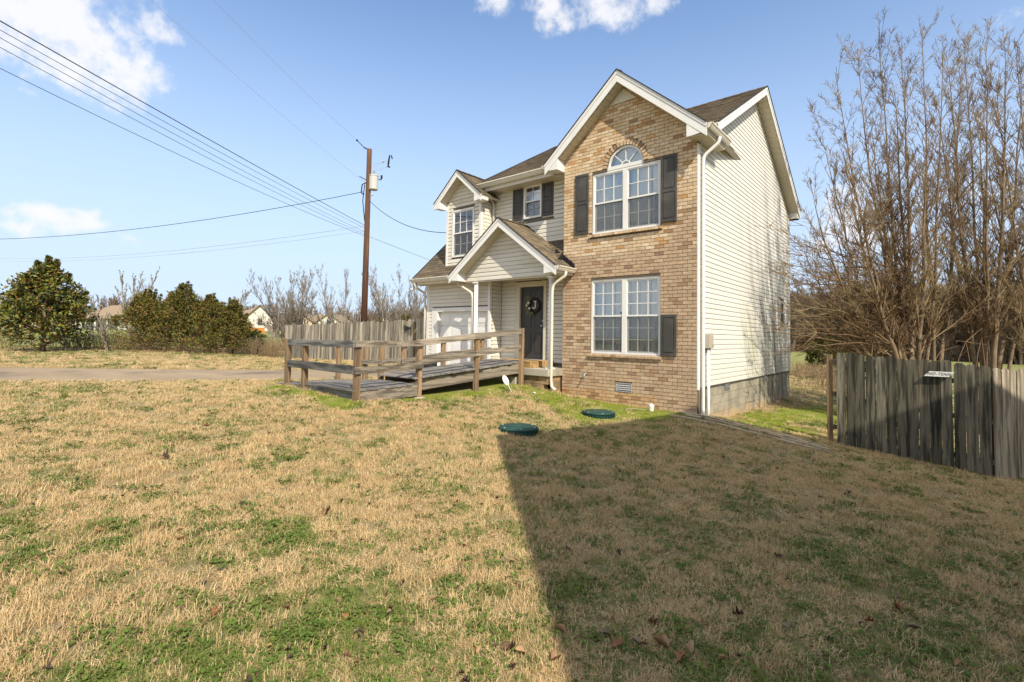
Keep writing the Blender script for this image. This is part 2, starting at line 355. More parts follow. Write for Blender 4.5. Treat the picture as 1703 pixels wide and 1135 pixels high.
# ================================================================== HOUSE
WHITE = pmat('white_vinyl', (.74, .73, .70), rough=.45, var=.04, scale=2.0, spec=.4, col2=(.55, .53, .47), c2scale=1.1, c2lo=.55, c2hi=.85, c2stretch=(1, 1, .25))
CREAMTRIM = pmat('cream_gutter_metal', (.64, .60, .50), rough=.45, var=.06, scale=3, spec=.4, col2=(.34, .33, .28), c2scale=2.0, c2lo=.55, c2hi=.8, c2stretch=(3, 3, .6))
SOFFIT = pmat('beige_soffit_vinyl', (.58, .52, .40), rough=.6, var=.05, scale=2)
SIDING = pmat('cream_siding_vinyl', (.66, .63, .545), rough=.5, var=.05, scale=1.5, spec=.3, objvar=.035, col2=(.52, .46, .36), c2scale=1.0, c2lo=.5, c2hi=.85, c2stretch=(.6, 1, 3))
SHUTTER = pmat('charcoal_shutter_plastic', (.056, .053, .047), rough=.5, var=.12, scale=4, spec=.35, col2=(.088, .083, .073), c2scale=1.5, c2lo=.45, c2hi=.7)
CONC = pmat('pale_concrete', (.42, .385, .31), rough=.9, var=.18, scale=3, bump=.5, bscale=50, col2=(.27, .25, .19), c2scale=1.6, c2lo=.5, c2hi=.75)
GREYMETAL = pmat('grey_galvanised_metal', (.40, .40, .40), rough=.45, var=.12, scale=6, spec=.5)
DARK = pmat('dark_void_paint', (.018, .019, .02), rough=.8, var=.05)
BLACK = pmat('black_rubber', (.02, .02, .022), rough=.6, var=.2)
BRICKM = pmat('clay_brick', (1, 1, 1), attr='Col', rough=.9, var=.28, scale=16, bump=.7, bscale=60, spec=.15, coords='World', col2=(.13, .085, .055), c2scale=5.5, c2lo=.60, c2hi=.82)
BACK = pmat('siding_gap_shadow_backing', (.14, .12, .095), rough=.95)
MORTAR = pmat('brick_mortar', (.15, .115, .08), rough=.95, var=.2, scale=10, bump=.4, bscale=60, spec=.1)
SHINGLE = pmat('asphalt_shingle', (1, 1, 1), attr='Col', rough=.95, var=.22, scale=3.5, bump=.6, bscale=90, spec=.08, coords='World')
BRICKRED = pmat('glass_edge_dark', (.03, .03, .03), rough=.4)

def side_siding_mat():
    """sun-bleached vinyl with grey streaks and a pale green bloom fanning up the wall"""
    m = bpy.data.materials.new('streaked_side_siding'); m.use_nodes = True; t = m.node_tree; L = t.links.new; p = t.nodes['Principled BSDF']
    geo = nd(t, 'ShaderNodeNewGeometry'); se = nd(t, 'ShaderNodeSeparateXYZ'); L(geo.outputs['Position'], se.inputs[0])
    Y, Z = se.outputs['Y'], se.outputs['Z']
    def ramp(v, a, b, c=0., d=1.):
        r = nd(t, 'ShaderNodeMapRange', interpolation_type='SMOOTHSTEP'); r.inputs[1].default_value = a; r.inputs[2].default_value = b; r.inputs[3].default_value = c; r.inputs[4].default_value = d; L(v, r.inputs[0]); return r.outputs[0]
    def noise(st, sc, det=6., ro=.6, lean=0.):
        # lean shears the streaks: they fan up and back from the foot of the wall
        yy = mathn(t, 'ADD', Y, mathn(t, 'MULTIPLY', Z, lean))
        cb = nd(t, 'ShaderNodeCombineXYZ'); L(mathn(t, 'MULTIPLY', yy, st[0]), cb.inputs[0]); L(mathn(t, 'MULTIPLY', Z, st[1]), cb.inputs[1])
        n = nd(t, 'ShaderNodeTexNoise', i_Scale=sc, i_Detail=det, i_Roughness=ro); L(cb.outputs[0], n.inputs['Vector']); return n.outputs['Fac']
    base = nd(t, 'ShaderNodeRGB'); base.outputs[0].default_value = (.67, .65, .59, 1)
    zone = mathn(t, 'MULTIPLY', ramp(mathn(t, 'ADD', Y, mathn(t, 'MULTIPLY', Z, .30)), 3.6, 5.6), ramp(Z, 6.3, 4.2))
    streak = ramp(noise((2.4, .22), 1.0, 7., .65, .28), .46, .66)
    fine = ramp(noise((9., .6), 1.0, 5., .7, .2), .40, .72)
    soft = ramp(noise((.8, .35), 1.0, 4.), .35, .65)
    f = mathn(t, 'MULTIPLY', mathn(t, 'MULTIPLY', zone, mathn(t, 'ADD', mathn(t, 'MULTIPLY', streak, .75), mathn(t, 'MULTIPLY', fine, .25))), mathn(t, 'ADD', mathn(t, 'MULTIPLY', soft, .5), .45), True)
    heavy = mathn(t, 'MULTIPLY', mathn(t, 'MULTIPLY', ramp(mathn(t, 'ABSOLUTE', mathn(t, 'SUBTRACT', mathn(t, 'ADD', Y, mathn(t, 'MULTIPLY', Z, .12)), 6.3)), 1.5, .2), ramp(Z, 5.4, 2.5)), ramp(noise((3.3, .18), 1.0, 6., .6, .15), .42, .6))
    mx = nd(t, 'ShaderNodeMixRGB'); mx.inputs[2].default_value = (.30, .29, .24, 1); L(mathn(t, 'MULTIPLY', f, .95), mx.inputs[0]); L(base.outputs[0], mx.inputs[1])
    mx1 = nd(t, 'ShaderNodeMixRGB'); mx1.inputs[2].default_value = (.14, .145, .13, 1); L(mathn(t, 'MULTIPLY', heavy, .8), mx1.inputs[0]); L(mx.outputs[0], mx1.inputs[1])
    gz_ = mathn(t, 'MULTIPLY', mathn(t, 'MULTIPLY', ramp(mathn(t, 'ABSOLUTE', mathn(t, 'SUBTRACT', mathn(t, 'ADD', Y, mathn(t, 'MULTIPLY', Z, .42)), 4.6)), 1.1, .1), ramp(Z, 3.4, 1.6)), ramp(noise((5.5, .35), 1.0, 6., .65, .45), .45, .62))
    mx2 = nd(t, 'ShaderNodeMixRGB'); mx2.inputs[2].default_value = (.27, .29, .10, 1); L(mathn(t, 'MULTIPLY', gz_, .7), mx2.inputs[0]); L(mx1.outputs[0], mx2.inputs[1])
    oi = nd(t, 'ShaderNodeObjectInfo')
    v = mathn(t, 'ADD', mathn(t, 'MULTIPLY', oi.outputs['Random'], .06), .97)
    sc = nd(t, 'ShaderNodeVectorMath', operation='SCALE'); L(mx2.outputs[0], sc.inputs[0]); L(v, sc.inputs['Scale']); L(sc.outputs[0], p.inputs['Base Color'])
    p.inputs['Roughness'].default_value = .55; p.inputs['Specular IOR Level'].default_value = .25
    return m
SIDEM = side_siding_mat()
def foundation_mat():
    m = bpy.data.materials.new('foundation_block'); m.use_nodes = True; t = m.node_tree; L = t.links.new; p = t.nodes['Principled BSDF']
    geo = nd(t, 'ShaderNodeNewGeometry'); se = nd(t, 'ShaderNodeSeparateXYZ'); L(geo.outputs['Position'], se.inputs[0]); Y, Z = se.outputs['Y'], se.outputs['Z']
    n = nd(t, 'ShaderNodeTexNoise', i_Scale=2.2, i_Detail=8.0, i_Roughness=.7); L(geo.outputs['Position'], n.inputs['Vector'])
    n2 = nd(t, 'ShaderNodeTexNoise', i_Scale=1.0, i_Detail=7.0, i_Roughness=.65); mp = nd(t, 'ShaderNodeMapping'); mp.inputs['Scale'].default_value = (1, 3.2, .5); L(geo.outputs['Position'], mp.inputs[0]); L(mp.outputs[0], n2.inputs['Vector'])
    n3 = nd(t, 'ShaderNodeTexNoise', i_Scale=30.0, i_Detail=8.0, i_Roughness=.7); L(geo.outputs['Position'], n3.inputs['Vector'])
    def ramp(v, a, b, c=0., d=1.):
        r = nd(t, 'ShaderNodeMapRange', interpolation_type='SMOOTHSTEP'); r.inputs[1].default_value = a; r.inputs[2].default_value = b; r.inputs[3].default_value = c; r.inputs[4].default_value = d; L(v, r.inputs[0]); return r.outputs[0]
    base = nd(t, 'ShaderNodeMixRGB'); base.inputs[1].default_value = (.37, .325, .245, 1); base.inputs[2].default_value = (.24, .22, .17, 1); L(ramp(n.outputs['Fac'], .4, .62), base.inputs[0])
    clay = nd(t, 'ShaderNodeMixRGB'); clay.inputs[2].default_value = (.44, .30, .16, 1); L(base.outputs[0], clay.inputs[1])
    zz = mathn(t, 'ADD', Z, mathn(t, 'MULTIPLY', mathn(t, 'SUBTRACT', n.outputs['Fac'], .5), 1.1)); zz = mathn(t, 'ADD', zz, mathn(t, 'MULTIPLY', Y, .02))
    L(mathn(t, 'MULTIPLY', ramp(zz, .16, -.12), .8), clay.inputs[0])
    st = nd(t, 'ShaderNodeMixRGB'); st.inputs[2].default_value = (.07, .07, .06, 1); L(clay.outputs[0], st.inputs[1])
    L(mathn(t, 'MULTIPLY', mathn(t, 'MULTIPLY', ramp(n2.outputs['Fac'], .46, .64), ramp(Y, 2.8, 5.2)), .85), st.inputs[0])
    sc = nd(t, 'ShaderNodeVectorMath', operation='SCALE'); L(st.outputs[0], sc.inputs[0]); L(mathn(t, 'ADD', mathn(t, 'MULTIPLY', n3.outputs['Fac'], .7), .65), sc.inputs['Scale']); L(sc.outputs[0], p.inputs['Base Color'])
    bp = nd(t, 'ShaderNodeBump'); bp.inputs['Strength'].default_value = .6; bp.inputs['Distance'].default_value = .01; L(n3.outputs['Fac'], bp.inputs['Height']); L(bp.outputs[0], p.inputs['Normal'])
    p.inputs['Roughness'].default_value = .95
    return m
FOUND = foundation_mat()
def glass_mat(name, tint, amt=1.15):
    m = bpy.data.materials.new(name); m.use_nodes = True; t = m.node_tree; t.nodes.clear(); L = t.links.new
    o = nd(t, 'ShaderNodeOutputMaterial'); mx = nd(t, 'ShaderNodeMixShader'); tr = nd(t, 'ShaderNodeBsdfTransparent'); gl = nd(t, 'ShaderNodeBsdfGlossy')
    tr.inputs[0].default_value = (*tint, 1); gl.inputs['Roughness'].default_value = .02; gl.inputs[0].default_value = (.9, .95, 1, 1)
    fr = nd(t, 'ShaderNodeFresnel', i_IOR=1.5)
    n = nd(t, 'ShaderNodeTexNoise', i_Scale=1.5, i_Detail=2.0); bp = nd(t, 'ShaderNodeBump'); bp.inputs['Strength'].default_value = .04; L(n.outputs['Fac'], bp.inputs['Height']); L(bp.outputs[0], gl.inputs['Normal'])
    L(mathn(t, 'ADD', mathn(t, 'MULTIPLY', fr.outputs[0], 2.0*amt), .07, True), mx.inputs[0]); L(tr.outputs[0], mx.inputs[1]); L(gl.outputs[0], mx.inputs[2]); L(mx.outputs[0], o.inputs[0])
    return m
GLASS = glass_mat('window_glass', (.92, .95, .95))
def screen_mat():
    m = bpy.data.materials.new('insect_screen_mesh'); m.use_nodes = True; t = m.node_tree; L = t.links.new; p = t.nodes['Principled BSDF']
    o = t.nodes['Material Output']; tr = nd(t, 'ShaderNodeBsdfTransparent'); mx = nd(t, 'ShaderNodeMixShader'); mx.inputs[0].default_value = .24
    p.inputs['Base Color'].default_value = (.09, .095, .10, 1); p.inputs['Roughness'].default_value = .7
    L(tr.outputs[0], mx.inputs[1]); L(p.outputs[0], mx.inputs[2]); L(mx.outputs[0], o.inputs[0]); return m
SCREEN = screen_mat()
def curtain_mat():
    m = bpy.data.materials.new('sheer_curtain_cloth'); m.use_nodes = True; t = m.node_tree; L = t.links.new; p = t.nodes['Principled BSDF']
    p.inputs['Base Color'].default_value = (.88, .86, .77, 1); p.inputs['Roughness'].default_value = .9
    o = t.nodes['Material Output']; tl = nd(t, 'ShaderNodeBsdfTranslucent'); tl.inputs[0].default_value = (.5, .48, .38, 1); mx = nd(t, 'ShaderNodeMixShader'); mx.inputs[0].default_value = .12
    L(p.outputs[0], mx.inputs[1]); L(tl.outputs[0], mx.inputs[2]); L(mx.outputs[0], o.inputs[0]); return m
CURT = curtain_mat()

house = thing('brick_house', 'two storey house with tan brick gabled front, cream siding, charcoal shutters and small porch', 'house', (-3.4, 4.0, .1))

# ---------------------------------------------------------------- geometry constants
BX0, BX1 = -3.42, 0.0                # brick bay
GAB = dict(xc=-1.76, zp=7.92, zt=6.12, xl=-3.82, xr=.30)      # brick gable roof line (top of shingles)
GM = (GAB['zp']-GAB['zt'])/(GAB['xc']-GAB['xl'])
YREC = .5                            # recessed siding walls
RIDGE_Y, RIDGE_Z, MM = 4.5, 8.80, .588
EAVE_Y, REAR_Y = .1, 9.0
def main_z(y): return RIDGE_Z-MM*abs(y-RIDGE_Y)

# ---------------------------------------------------------------- walls
bw = MB()
# mortar backing, cut round the openings and under the gable slope; stands 8 mm behind the brick faces
LW = (-2.60, -.82, 1.30, 3.09); UW = (-2.59, -.83, 4.20, 5.70)
ARC = (-1.71, 5.76, .47)             # arch window centre x, z, radius (outer frame)
def gable_top(x): return GAB['zp']-.30-GM*abs(x-GAB['xc'])
def strip(x0, x1, z0, z1): bw.prism([(x0, .010, z0), (x1, .010, z0), (x1, .010, z1), (x0, .010, z1)], (0, .12, 0))
strip(BX0, BX1, -.25, LW[2]); strip(BX0, LW[0], LW[2], LW[3]); strip(LW[1], BX1, LW[2], LW[3]); strip(BX0, BX1, LW[3], UW[2])
strip(BX0, UW[0], UW[2], UW[3]); strip(UW[1], BX1, UW[2], UW[3])
ax, az, ar = ARC
def col(x0, x1, zb0, zb1): bw.prism([(x0, .010, zb0), (x1, .010, zb1), (x1, .010, gable_top(x1)), (x0, .010, gable_top(x0))], (0, .12, 0))
xs = sorted([BX0, ax-ar-.001, ax+ar+.001, GAB['xc'], BX1]+list(np.linspace(ax-ar, ax+ar, 15)))
for a, b in zip(xs[:-1], xs[1:]):
    if b-a < .002: continue
    def zb(x): return UW[3] if abs(x-ax) >= ar else az+math.sqrt(max(0, ar*ar-(x-ax)**2))
    col(a, b, max(zb(a+1e-4), UW[3]), max(zb(b-1e-4), UW[3]))
brick_wall = bw.build('brick_wall', MORTAR, house)
# side return of the brick bay at its left end
MB().box(BX0+.002, BX0+.1, .14, YREC+.05, -.2, 6.0).build('bay_return', SIDING, house)

# bricks: every one cut to its place, those past the 300 nearest joined into one part
CH, BL, MJ = .0794, .2135, .0105
def brick_cols(z, r):
    if z > 3.72 + .05*math.sin(r.random()*6):        # buff batch above
        k = r.random()
        if k < .62: c = (.60, .445, .28)
        elif k < .86: c = (.65, .51, .35)
        elif k < .95: c = (.50, .30, .14)
        else: c = (.36, .22, .12)
    else:                  # browner batch below
        k = r.random()
        if k < .70: c = (.48, .345, .225)
        elif k < .87: c = (.51, .39, .265)
        elif k < .96: c = (.36, .235, .145)
        else: c = (.30, .20, .135)
        if z < .75: c = tuple(a*(1.06, .95, .80)[i] for i, a in enumerate(c)) if z < .45 else c
    v = .9+.2*r.random(); return tuple(a*v for a in c)
def clip(poly, a, b, c):             # keep a*x+b*z<=c
    outp = []
    for i in range(len(poly)):
        p, q = poly[i], poly[(i+1) % len(poly)]; dp = a*p[0]+b*p[1]-c; dq = a*q[0]+b*q[1]-c
        if dp <= 0: outp.append(p)
        if dp*dq < 0: t = dp/(dp-dq); outp.append((p[0]+t*(q[0]-p[0]), p[1]+t*(q[1]-p[1])))
    return outp
RO = ar+.115                         # outer radius of the arch ring
bricks = []
r = random.Random(3)
row = 0; z = -.20
while z < 7.6:
    off = (row % 2)*(BL/2)+r.uniform(-.004, .004)
    x = BX1-off if off > .05 else BX1
    edges = [BX1]; x = BX1-off if off > .05 else BX1-BL
    while x > BX0+.03: edges.append(x); x -= BL
    edges.append(BX0)
    for xa, xb in zip(edges[1:], edges[:-1]):
        z0, z1 = z+MJ/2, z+CH-MJ/2; a, b = xa+MJ/2, xb-MJ/2
        if b-a < .02: continue
        parts = [(a, b)]
        def cut(ps, lo, hi):
            o_ = []
            for p_, q_ in ps:
                if q_ <= lo or p_ >= hi: o_.append((p_, q_)); continue
                if p_ < lo: o_.append((p_, lo))
                if q_ > hi: o_.append((hi, q_))
            return o_
        zm = (z0+z1)/2
        for (wx0, wx1, wz0, wz1) in (LW, UW):
            zs0 = wz0-.075
            if z1 > wz0 and z0 < wz1: parts = cut(parts, wx0-.004, wx1+.004)
            if z1 > zs0 and z0 < wz0+.0: parts = cut(parts, wx0-.05, wx1+.05)   # rowlock sill takes its place
        if abs(zm-.54) < .115: parts = cut(parts, -1.90, -1.475)
        if zm > az-.01 and zm < az+RO: h = math.sqrt(max(0, RO**2-(max(z0-az, 0))**2)); parts = cut(parts, ax-h-.004, ax+h+.004)
        for p_, q_ in parts:
            if q_-p_ < .025: continue
            poly = [(p_, z0), (q_, z0), (q_, z1), (p_, z1)]
            gt = GAB['zp']-.29
            poly = clip(poly, GM, 1, gt+GM*GAB['xc']) if poly else poly
            poly = clip(poly, -GM, 1, gt-GM*GAB['xc']) if poly else poly
            if len(poly) < 3: continue
            bricks.append((poly, brick_cols(zm, r), r.uniform(-.0022, .0022)))
    z += CH; row += 1
# arch ring of half bricks on edge, and the rowlock sills
def ring():
    n = 19
    for i in range(n):
        t0 = PI*i/n+.02; t1 = PI*(i+1)/n-.02
        bricks.append(([(ax+ar*1.01*math.cos(t0), az+ar*1.01*math.sin(t0)), (ax+RO*math.cos(t0), az+RO*math.sin(t0)), (ax+RO*math.cos(t1), az+RO*math.sin(t1)), (ax+ar*1.01*math.cos(t1), az+ar*1.01*math.sin(t1))][::-1], tuple(a*.85 for a in brick_cols(5.5, r)), -.006))
ring()
def sill(w):
    n = 24; x0, x1 = w[0]-.05, w[1]+.05; d = (x1-x0)/n
    for i in range(n):
        c = brick_cols(w[2]-.05, r); mb = MB(); a, b = x0+i*d+.005, x0+(i+1)*d-.005
        mb.prism([(a, -.055, w[2]-.075), (a, -.055, w[2]-.022), (a, .02, w[2]-.004), (a, .02, w[2]-.075)], (b-a, 0, 0), c)
        mb.build('sill_brick', BRICKM, brick_wall, colors=True)
sill(LW); sill(UW)
def bmesh_of(mb, item):
    poly, c, j = item
    pr = [(p[0], -.0+j, p[1]) for p in poly]; mb.prism(pr, (0, .05, 0), c)
def near_key(it): cx = sum(p[0] for p in it[0])/len(it[0]); cz = sum(p[1] for p in it[0])/len(it[0]); return (Vector((cx, 0, cz))-CAM).length
bricks.sort(key=near_key)
share = {}
NB = 250
for it in bricks[:NB]:
    poly, c, j = it; w = round(poly[1][0]-poly[0][0], 2); full = len(poly) == 4 and abs(poly[0][1]-poly[1][1]) < 1e-6
    if full:
        key = (w, min(range(14), key=lambda q: abs(hash((q, 'c')) % 1000-hash((round(c[0], 2),)) % 1000)) if False else RNG.randrange(14))
        if key not in share:
            mb = MB(); mb.prism([(-w/2, 0, -(CH-MJ)/2), (w/2, 0, -(CH-MJ)/2), (w/2, 0, (CH-MJ)/2), (-w/2, 0, (CH-MJ)/2)], (0, .05, 0), c)
            me = mb.mesh('brick', BRICKM, True); bm = bmesh.new(); bm.from_mesh(me); bmesh.ops.recalc_face_normals(bm, faces=bm.faces[:]); bm.to_mesh(me); bm.free(); share[key] = me
        cx = sum(p[0] for p in poly)/4; cz = sum(p[1] for p in poly)/4
        o = link('brick', share[key], brick_wall, loc=(cx, j, cz)); o.scale = ((poly[1][0]-poly[0][0])/w, 1, 1)
    else:
        mb = MB(); bmesh_of(mb, it); mb.build('brick', BRICKM, brick_wall, colors=True)
mb = MB()
for it in bricks[NB:]: bmesh_of(mb, it)
stuff(mb.build('bricks', BRICKM, brick_wall, colors=True))

# ---------------------------------------------------------------- siding
EXPO = .1143
def siding(parent, mat, axis, at, z0, z1, rng, openings=(), sgn=-1, name='siding_plank', t=.016):
    """courses of lap siding; axis 'x': runs along x on plane y=at facing -y; axis 'y': runs along y on plane x=at facing +x"""
    n = int(math.ceil((z1-z0)/EXPO-1e-6))
    for i in range(n):
        a, b = z0+i*EXPO, min(z0+(i+1)*EXPO, z1)
        zm = (a+b)/2
        r0, r1 = rng(a+.002), rng(b-.002)
        if r0 is None or r1 is None:
            r0 = r0 or r1; r1 = r1 or r0
            if r0 is None: continue
            if r1 == r0 and rng(b-.002) is None: mid = (r0[0]+r0[1])/2; r1 = (mid-.004, mid+.004)
        segs = [(r0[0], r0[1], r1[0], r1[1])]
        for (o0, o1, oz0, oz1) in openings:
            if b > oz0+.01 and a < oz1-.01:
                ns = []
                for s0, s1, s2, s3 in segs:
                    if o1 <= min(s0, s2) or o0 >= max(s1, s3): ns.append((s0, s1, s2, s3)); continue
                    if min(s0, s2) < o0-.01: ns.append((s0, o0, s2, o0))
                    if max(s1, s3) > o1+.01: ns.append((o1, s1, o1, s3))
                segs = ns
        for s0, s1, s2, s3 in segs:
            if s1-s0 < .02: continue
            a += .0075
            prof = [(0, a), (t, a), (t, a+EXPO*.12), (t*.75, a+EXPO*.66), (t*.25, b), (0, b)]
            vs = []
            for d, zz in prof:
                f = min(1, max(0, (zz-a)/(b-a))); u0 = s0+(s2-s0)*f; u1 = s1+(s3-s1)*f
                for u in (u0, u1): vs.append((u, at+sgn*d, zz) if axis == 'x' else (at+sgn*d, u, zz))
            k = len(prof); fs = [(2*j, 2*j+1, 2*((j+1) % k)+1, 2*((j+1) % k)) for j in range(k)]+[tuple(2*j for j in range(k)), tuple(2*j+1 for j in range(k-1, -1, -1))]
            MB().add(vs, fs).build(name, mat, parent)
# side wall (faces +x), cut to the gable
sw = MB()
SZ0 = .655
sw.prism([(-.02, .02, SZ0-.02), (-.02, 8.75, SZ0-.02), (-.02, 8.75, main_z(8.75)-.18), (-.02, RIDGE_Y, RIDGE_Z-.18), (-.02, .02, main_z(.02)-.18)], (-.1, 0, 0))
side_wall = sw.build('side_wall', BACK, house)
def srng(z):
    y0 = .12; y1 = 8.68; zt = z+.19
    if zt > main_z(.12): y0 = RIDGE_Y-(RIDGE_Z-zt)/MM
    if zt > main_z(8.68): y1 = RIDGE_Y+(RIDGE_Z-zt)/MM
    return (max(y0, .12), min(y1, 8.68)) if y1-y0 > .1 else None
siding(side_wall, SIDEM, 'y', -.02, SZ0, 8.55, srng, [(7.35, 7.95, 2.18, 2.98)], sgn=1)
# foundation blocks under it
fb = MB().box(-.25, -.03, .05, 8.68, -.55, SZ0-.02); fnd = fb.build('foundation_wall', pmat('foundation_mortar', (.27, .245, .19), rough=.95), house)
bshare = {}
for rr_ in range(6):
    zb0 = SZ0-.03-(rr_+1)*.203; y = .06-(rr_ % 2)*.2
    while y < 8.68:
        a, b = max(y+.005, .06), min(y+.401, 8.69)
        if b-a > .05:
            key = (round(b-a, 2), RNG.randrange(3)); L_ = round(b-a, 2)
            if key not in bshare:
                mb = MB(); mb.box(-.09, 0, -L_/2, L_/2, -.0985, .0985); me = mb.mesh('concrete_block', FOUND); bm = bmesh.new(); bm.from_mesh(me)
                bmesh.ops.bevel(bm, geom=bm.edges[:], offset=.004, segments=1, affect='EDGES'); bmesh.ops.recalc_face_normals(bm, faces=bm.faces[:]); bm.to_mesh(me); bm.free(); bshare[key] = me
            skip = False
            if not skip: link('concrete_block', bshare[key], fnd, loc=(-.012+RNG.uniform(-.002, .002), (a+b)/2, zb0+.1015))
        y += .406
def louvre_vent(cx, y, cz, w, h, axis):
    """foundation vent: frame with three dark louvres"""
    mb = MB(); bk = MB(); sl = []
    def B(m, u0, u1, d0, d1, z0_, z1_):
        if axis == 'x': m.box(cx+u0, cx+u1, y-d1, y-d0, cz+z0_, cz+z1_)
        else: m.box(cx+d0, cx+d1, y+u0, y+u1, cz+z0_, cz+z1_)
    for u0, u1, a, b in ((-w/2, w/2, -h/2, -h/2+.018), (-w/2, w/2, h/2-.018, h/2), (-w/2, -w/2+.018, -h/2+.018, h/2-.018), (w/2-.018, w/2, -h/2+.018, h/2-.018)): B(mb, u0, u1, -.002, .012, a, b)
    f = mb.build('foundation_vent', GREYMETAL, house)
    B(bk, -w/2+.01, w/2-.01, -.03, -.015, -h/2+.01, h/2-.01); bk.build('vent_backing', DARK, f)
    for k in range(3):
        m = MB(); zc = -h/2+.04+k*(h-.06)/3+.01
        if axis == 'x': m.prism([(cx-w/2+.018, y+.01, cz+zc+.018), (cx-w/2+.018, y-.012, cz+zc-.008), (cx-w/2+.018, y-.012, cz+zc-.003), (cx-w/2+.018, y+.01, cz+zc+.024)], (w-.036, 0, 0))
        else: m.prism([(cx-.01, y-w/2+.018, cz+zc+.018), (cx+.012, y-w/2+.018, cz+zc-.008), (cx+.012, y-w/2+.018, cz+zc-.003), (cx-.01, y-w/2+.018, cz+zc+.024)], (0, w-.036, 0))
        m.build('vent_slat', GREYMETAL, f)
louvre_vent(-1.687, -.002, .54, .41, .2, 'x')
GREYMETAL = pmat('dull_vent_metal', (.20, .20, .19), rough=.6, var=.15)
louvre_vent(-.005, 1.98, .555, .36, .15, 'y'); louvre_vent(-.005, 5.45, .565, .36, .14, 'y')
GREYMETAL = MATS['grey_galvanised_metal']
# corner boards of the side wall
MB().box(-.008, .014, -.004, .125, .62, main_z(0)-.30).build('corner_board', WHITE, house)
MB().box(-.1, .012, 8.66, 8.78, SZ0-.03, main_z(8.75)-.25).build('corner_board', WHITE, house)
# flashing board at the bottom of the siding
m = MB()
for k in range(12): y0 = .2+k*.705; m.box(-.02, .006, y0, y0+.70, SZ0-.035+.008*math.sin(k*2.1), SZ0-.004)
m.build('starter_strip', pmat('dark_flashing', (.07, .065, .06), rough=.7), house)
# rear and left walls close the shell
MB().box(-6.75, -.02, 8.65, 8.75, -.4, main_z(8.75)-.2).build('rear_wall', SIDING, house)
lw = MB().prism([(-6.75, .55, 0), (-6.75, 8.65, 0), (-6.75, 8.65, main_z(8.65)-.2), (-6.75, RIDGE_Y, RIDGE_Z-.2), (-6.75, .55, main_z(.55)-.2)], (.1, 0, 0)); lw.build('left_wall', SIDING, house)

# recessed upper wall with the small window
SWN = (-5.14, -4.51, 5.03, 5.99)
up = MB()
for a, b, c, d in ((-6.9, SWN[0], 4.0, 6.15), (SWN[1], BX0, 4.0, 6.15), (SWN[0], SWN[1], 4.0, SWN[2]), (SWN[0], SWN[1], SWN[3], 6.15)): up.box(a, b, YREC, YREC+.12, c, d)
upper = up.build('upper_wall', BACK, house)
siding(upper, SIDING, 'x', YREC, 4.33, 6.12, lambda z: (-6.4, BX0-.0), [(-5.58, -4.08, 5.0, 5.99)])
for a, b in ((-5.58, -5.2), (-4.46, -4.08)): pass
MB().box(-5.58, SWN[0]-.03, YREC-.006, YREC-.001, 4.99, 6.0).build('siding_panel', SIDING, upper); MB().box(SWN[1]+.03, -4.08, YREC-.006, YREC-.001, 4.99, 6.0).build('siding_panel', SIDING, upper)
MB().box(-6.36, BX0, YREC-.03, YREC, 4.285, 4.335).build('flashing_strip', WHITE, upper)
# entry wall under the porch
DR = (-5.24, -4.38, 1.05, 3.09)
en = MB()
for a, b, c, d in ((-6.0, DR[0], .3, 3.9), (DR[1], BX0, .3, 3.9), (DR[0], DR[1], .3, DR[2]), (DR[0], DR[1], DR[3], 3.9)): en.box(a, b, YREC, YREC+.12, c, d)
entry = en.build('entry_wall', BACK, house)
siding(entry, SIDING, 'x', YREC, .97, 3.29, lambda z: (-5.94, BX0), [(-5.42, -4.28, .9, 3.20)])
# garage wall
GD = (-8.20, -6.02, .60, 2.42)
ga = MB()
for a, b, c, d in ((-8.72, GD[0], .2, 3.45), (GD[1], -5.955, .2, 3.45), (GD[0], GD[1], GD[3], 3.45)): ga.box(a, b, 0, .12, c, d)
garage = ga.build('garage_wall', BACK, house)
siding(garage, SIDING, 'x', 0, .62, 3.40, lambda z: (-8.64, -6.01), [(-8.46, -5.95, .5, 2.545)])
MB().box(-8.74, -8.62, -.02, .1, .5, 3.38).build('corner_board', WHITE, garage)
MB().box(-6.02, -5.945, -.022, .06, .6, 3.3).build('corner_board', WHITE, garage)
MB().box(-6.02, -5.97, .06, .5, .6, 3.3).build('garage_return', BACK, house)
siding(garage, SIDING, 'y', -5.965, .97, 3.29, lambda z: (.06, YREC-.012), [], sgn=1)
MB().box(-8.72, -8.62, .12, 6.1, .2, 3.45).build('garage_side_wall', SIDING, house)
g2 = MB().prism([(-8.72, .0, 3.4), (-8.72, 6.1, 3.4), (-8.72, 2.9, 6.3)], (.1, 0, 0)); g2.build('garage_gable', SIDING, house)
MB().box(-8.72, -6.75, 6.0, 6.1, .2, 3.5).build('garage_rear_wall', SIDING, house)
c_ = MB(); c_.box(-8.46, GD[0]+.008, -.03, .119, .58, GD[3]+.11); c_.box(GD[0]+.008, -6.022, -.03, .118, GD[3]-.008, GD[3]+.11); c_.build('door_casing', WHITE, garage)
gd = MB().box(GD[0], GD[1], .12, .16, GD[2], GD[3]).build('garage_door', WHITE, house)
for k in range(4):
    h = (GD[3]-GD[2])/4; z0 = GD[2]+k*h; s_ = MB().box(GD[0]+.004, GD[1]-.004, .085, .12, z0+.005, z0+h-.005).build('door_section', WHITE, gd, bevel=.004)
    mb = MB(); w = (GD[1]-GD[0])/4
    for q in range(4):
        x0 = GD[0]+q*w
        for ins, y1 in ((.07, .079), (.095, .072)): mb.box(x0+ins, x0+w-ins, y1, .086, z0+ins+.01, z0+h-ins-.01)
    mb.build('raised_panels', WHITE, gd)
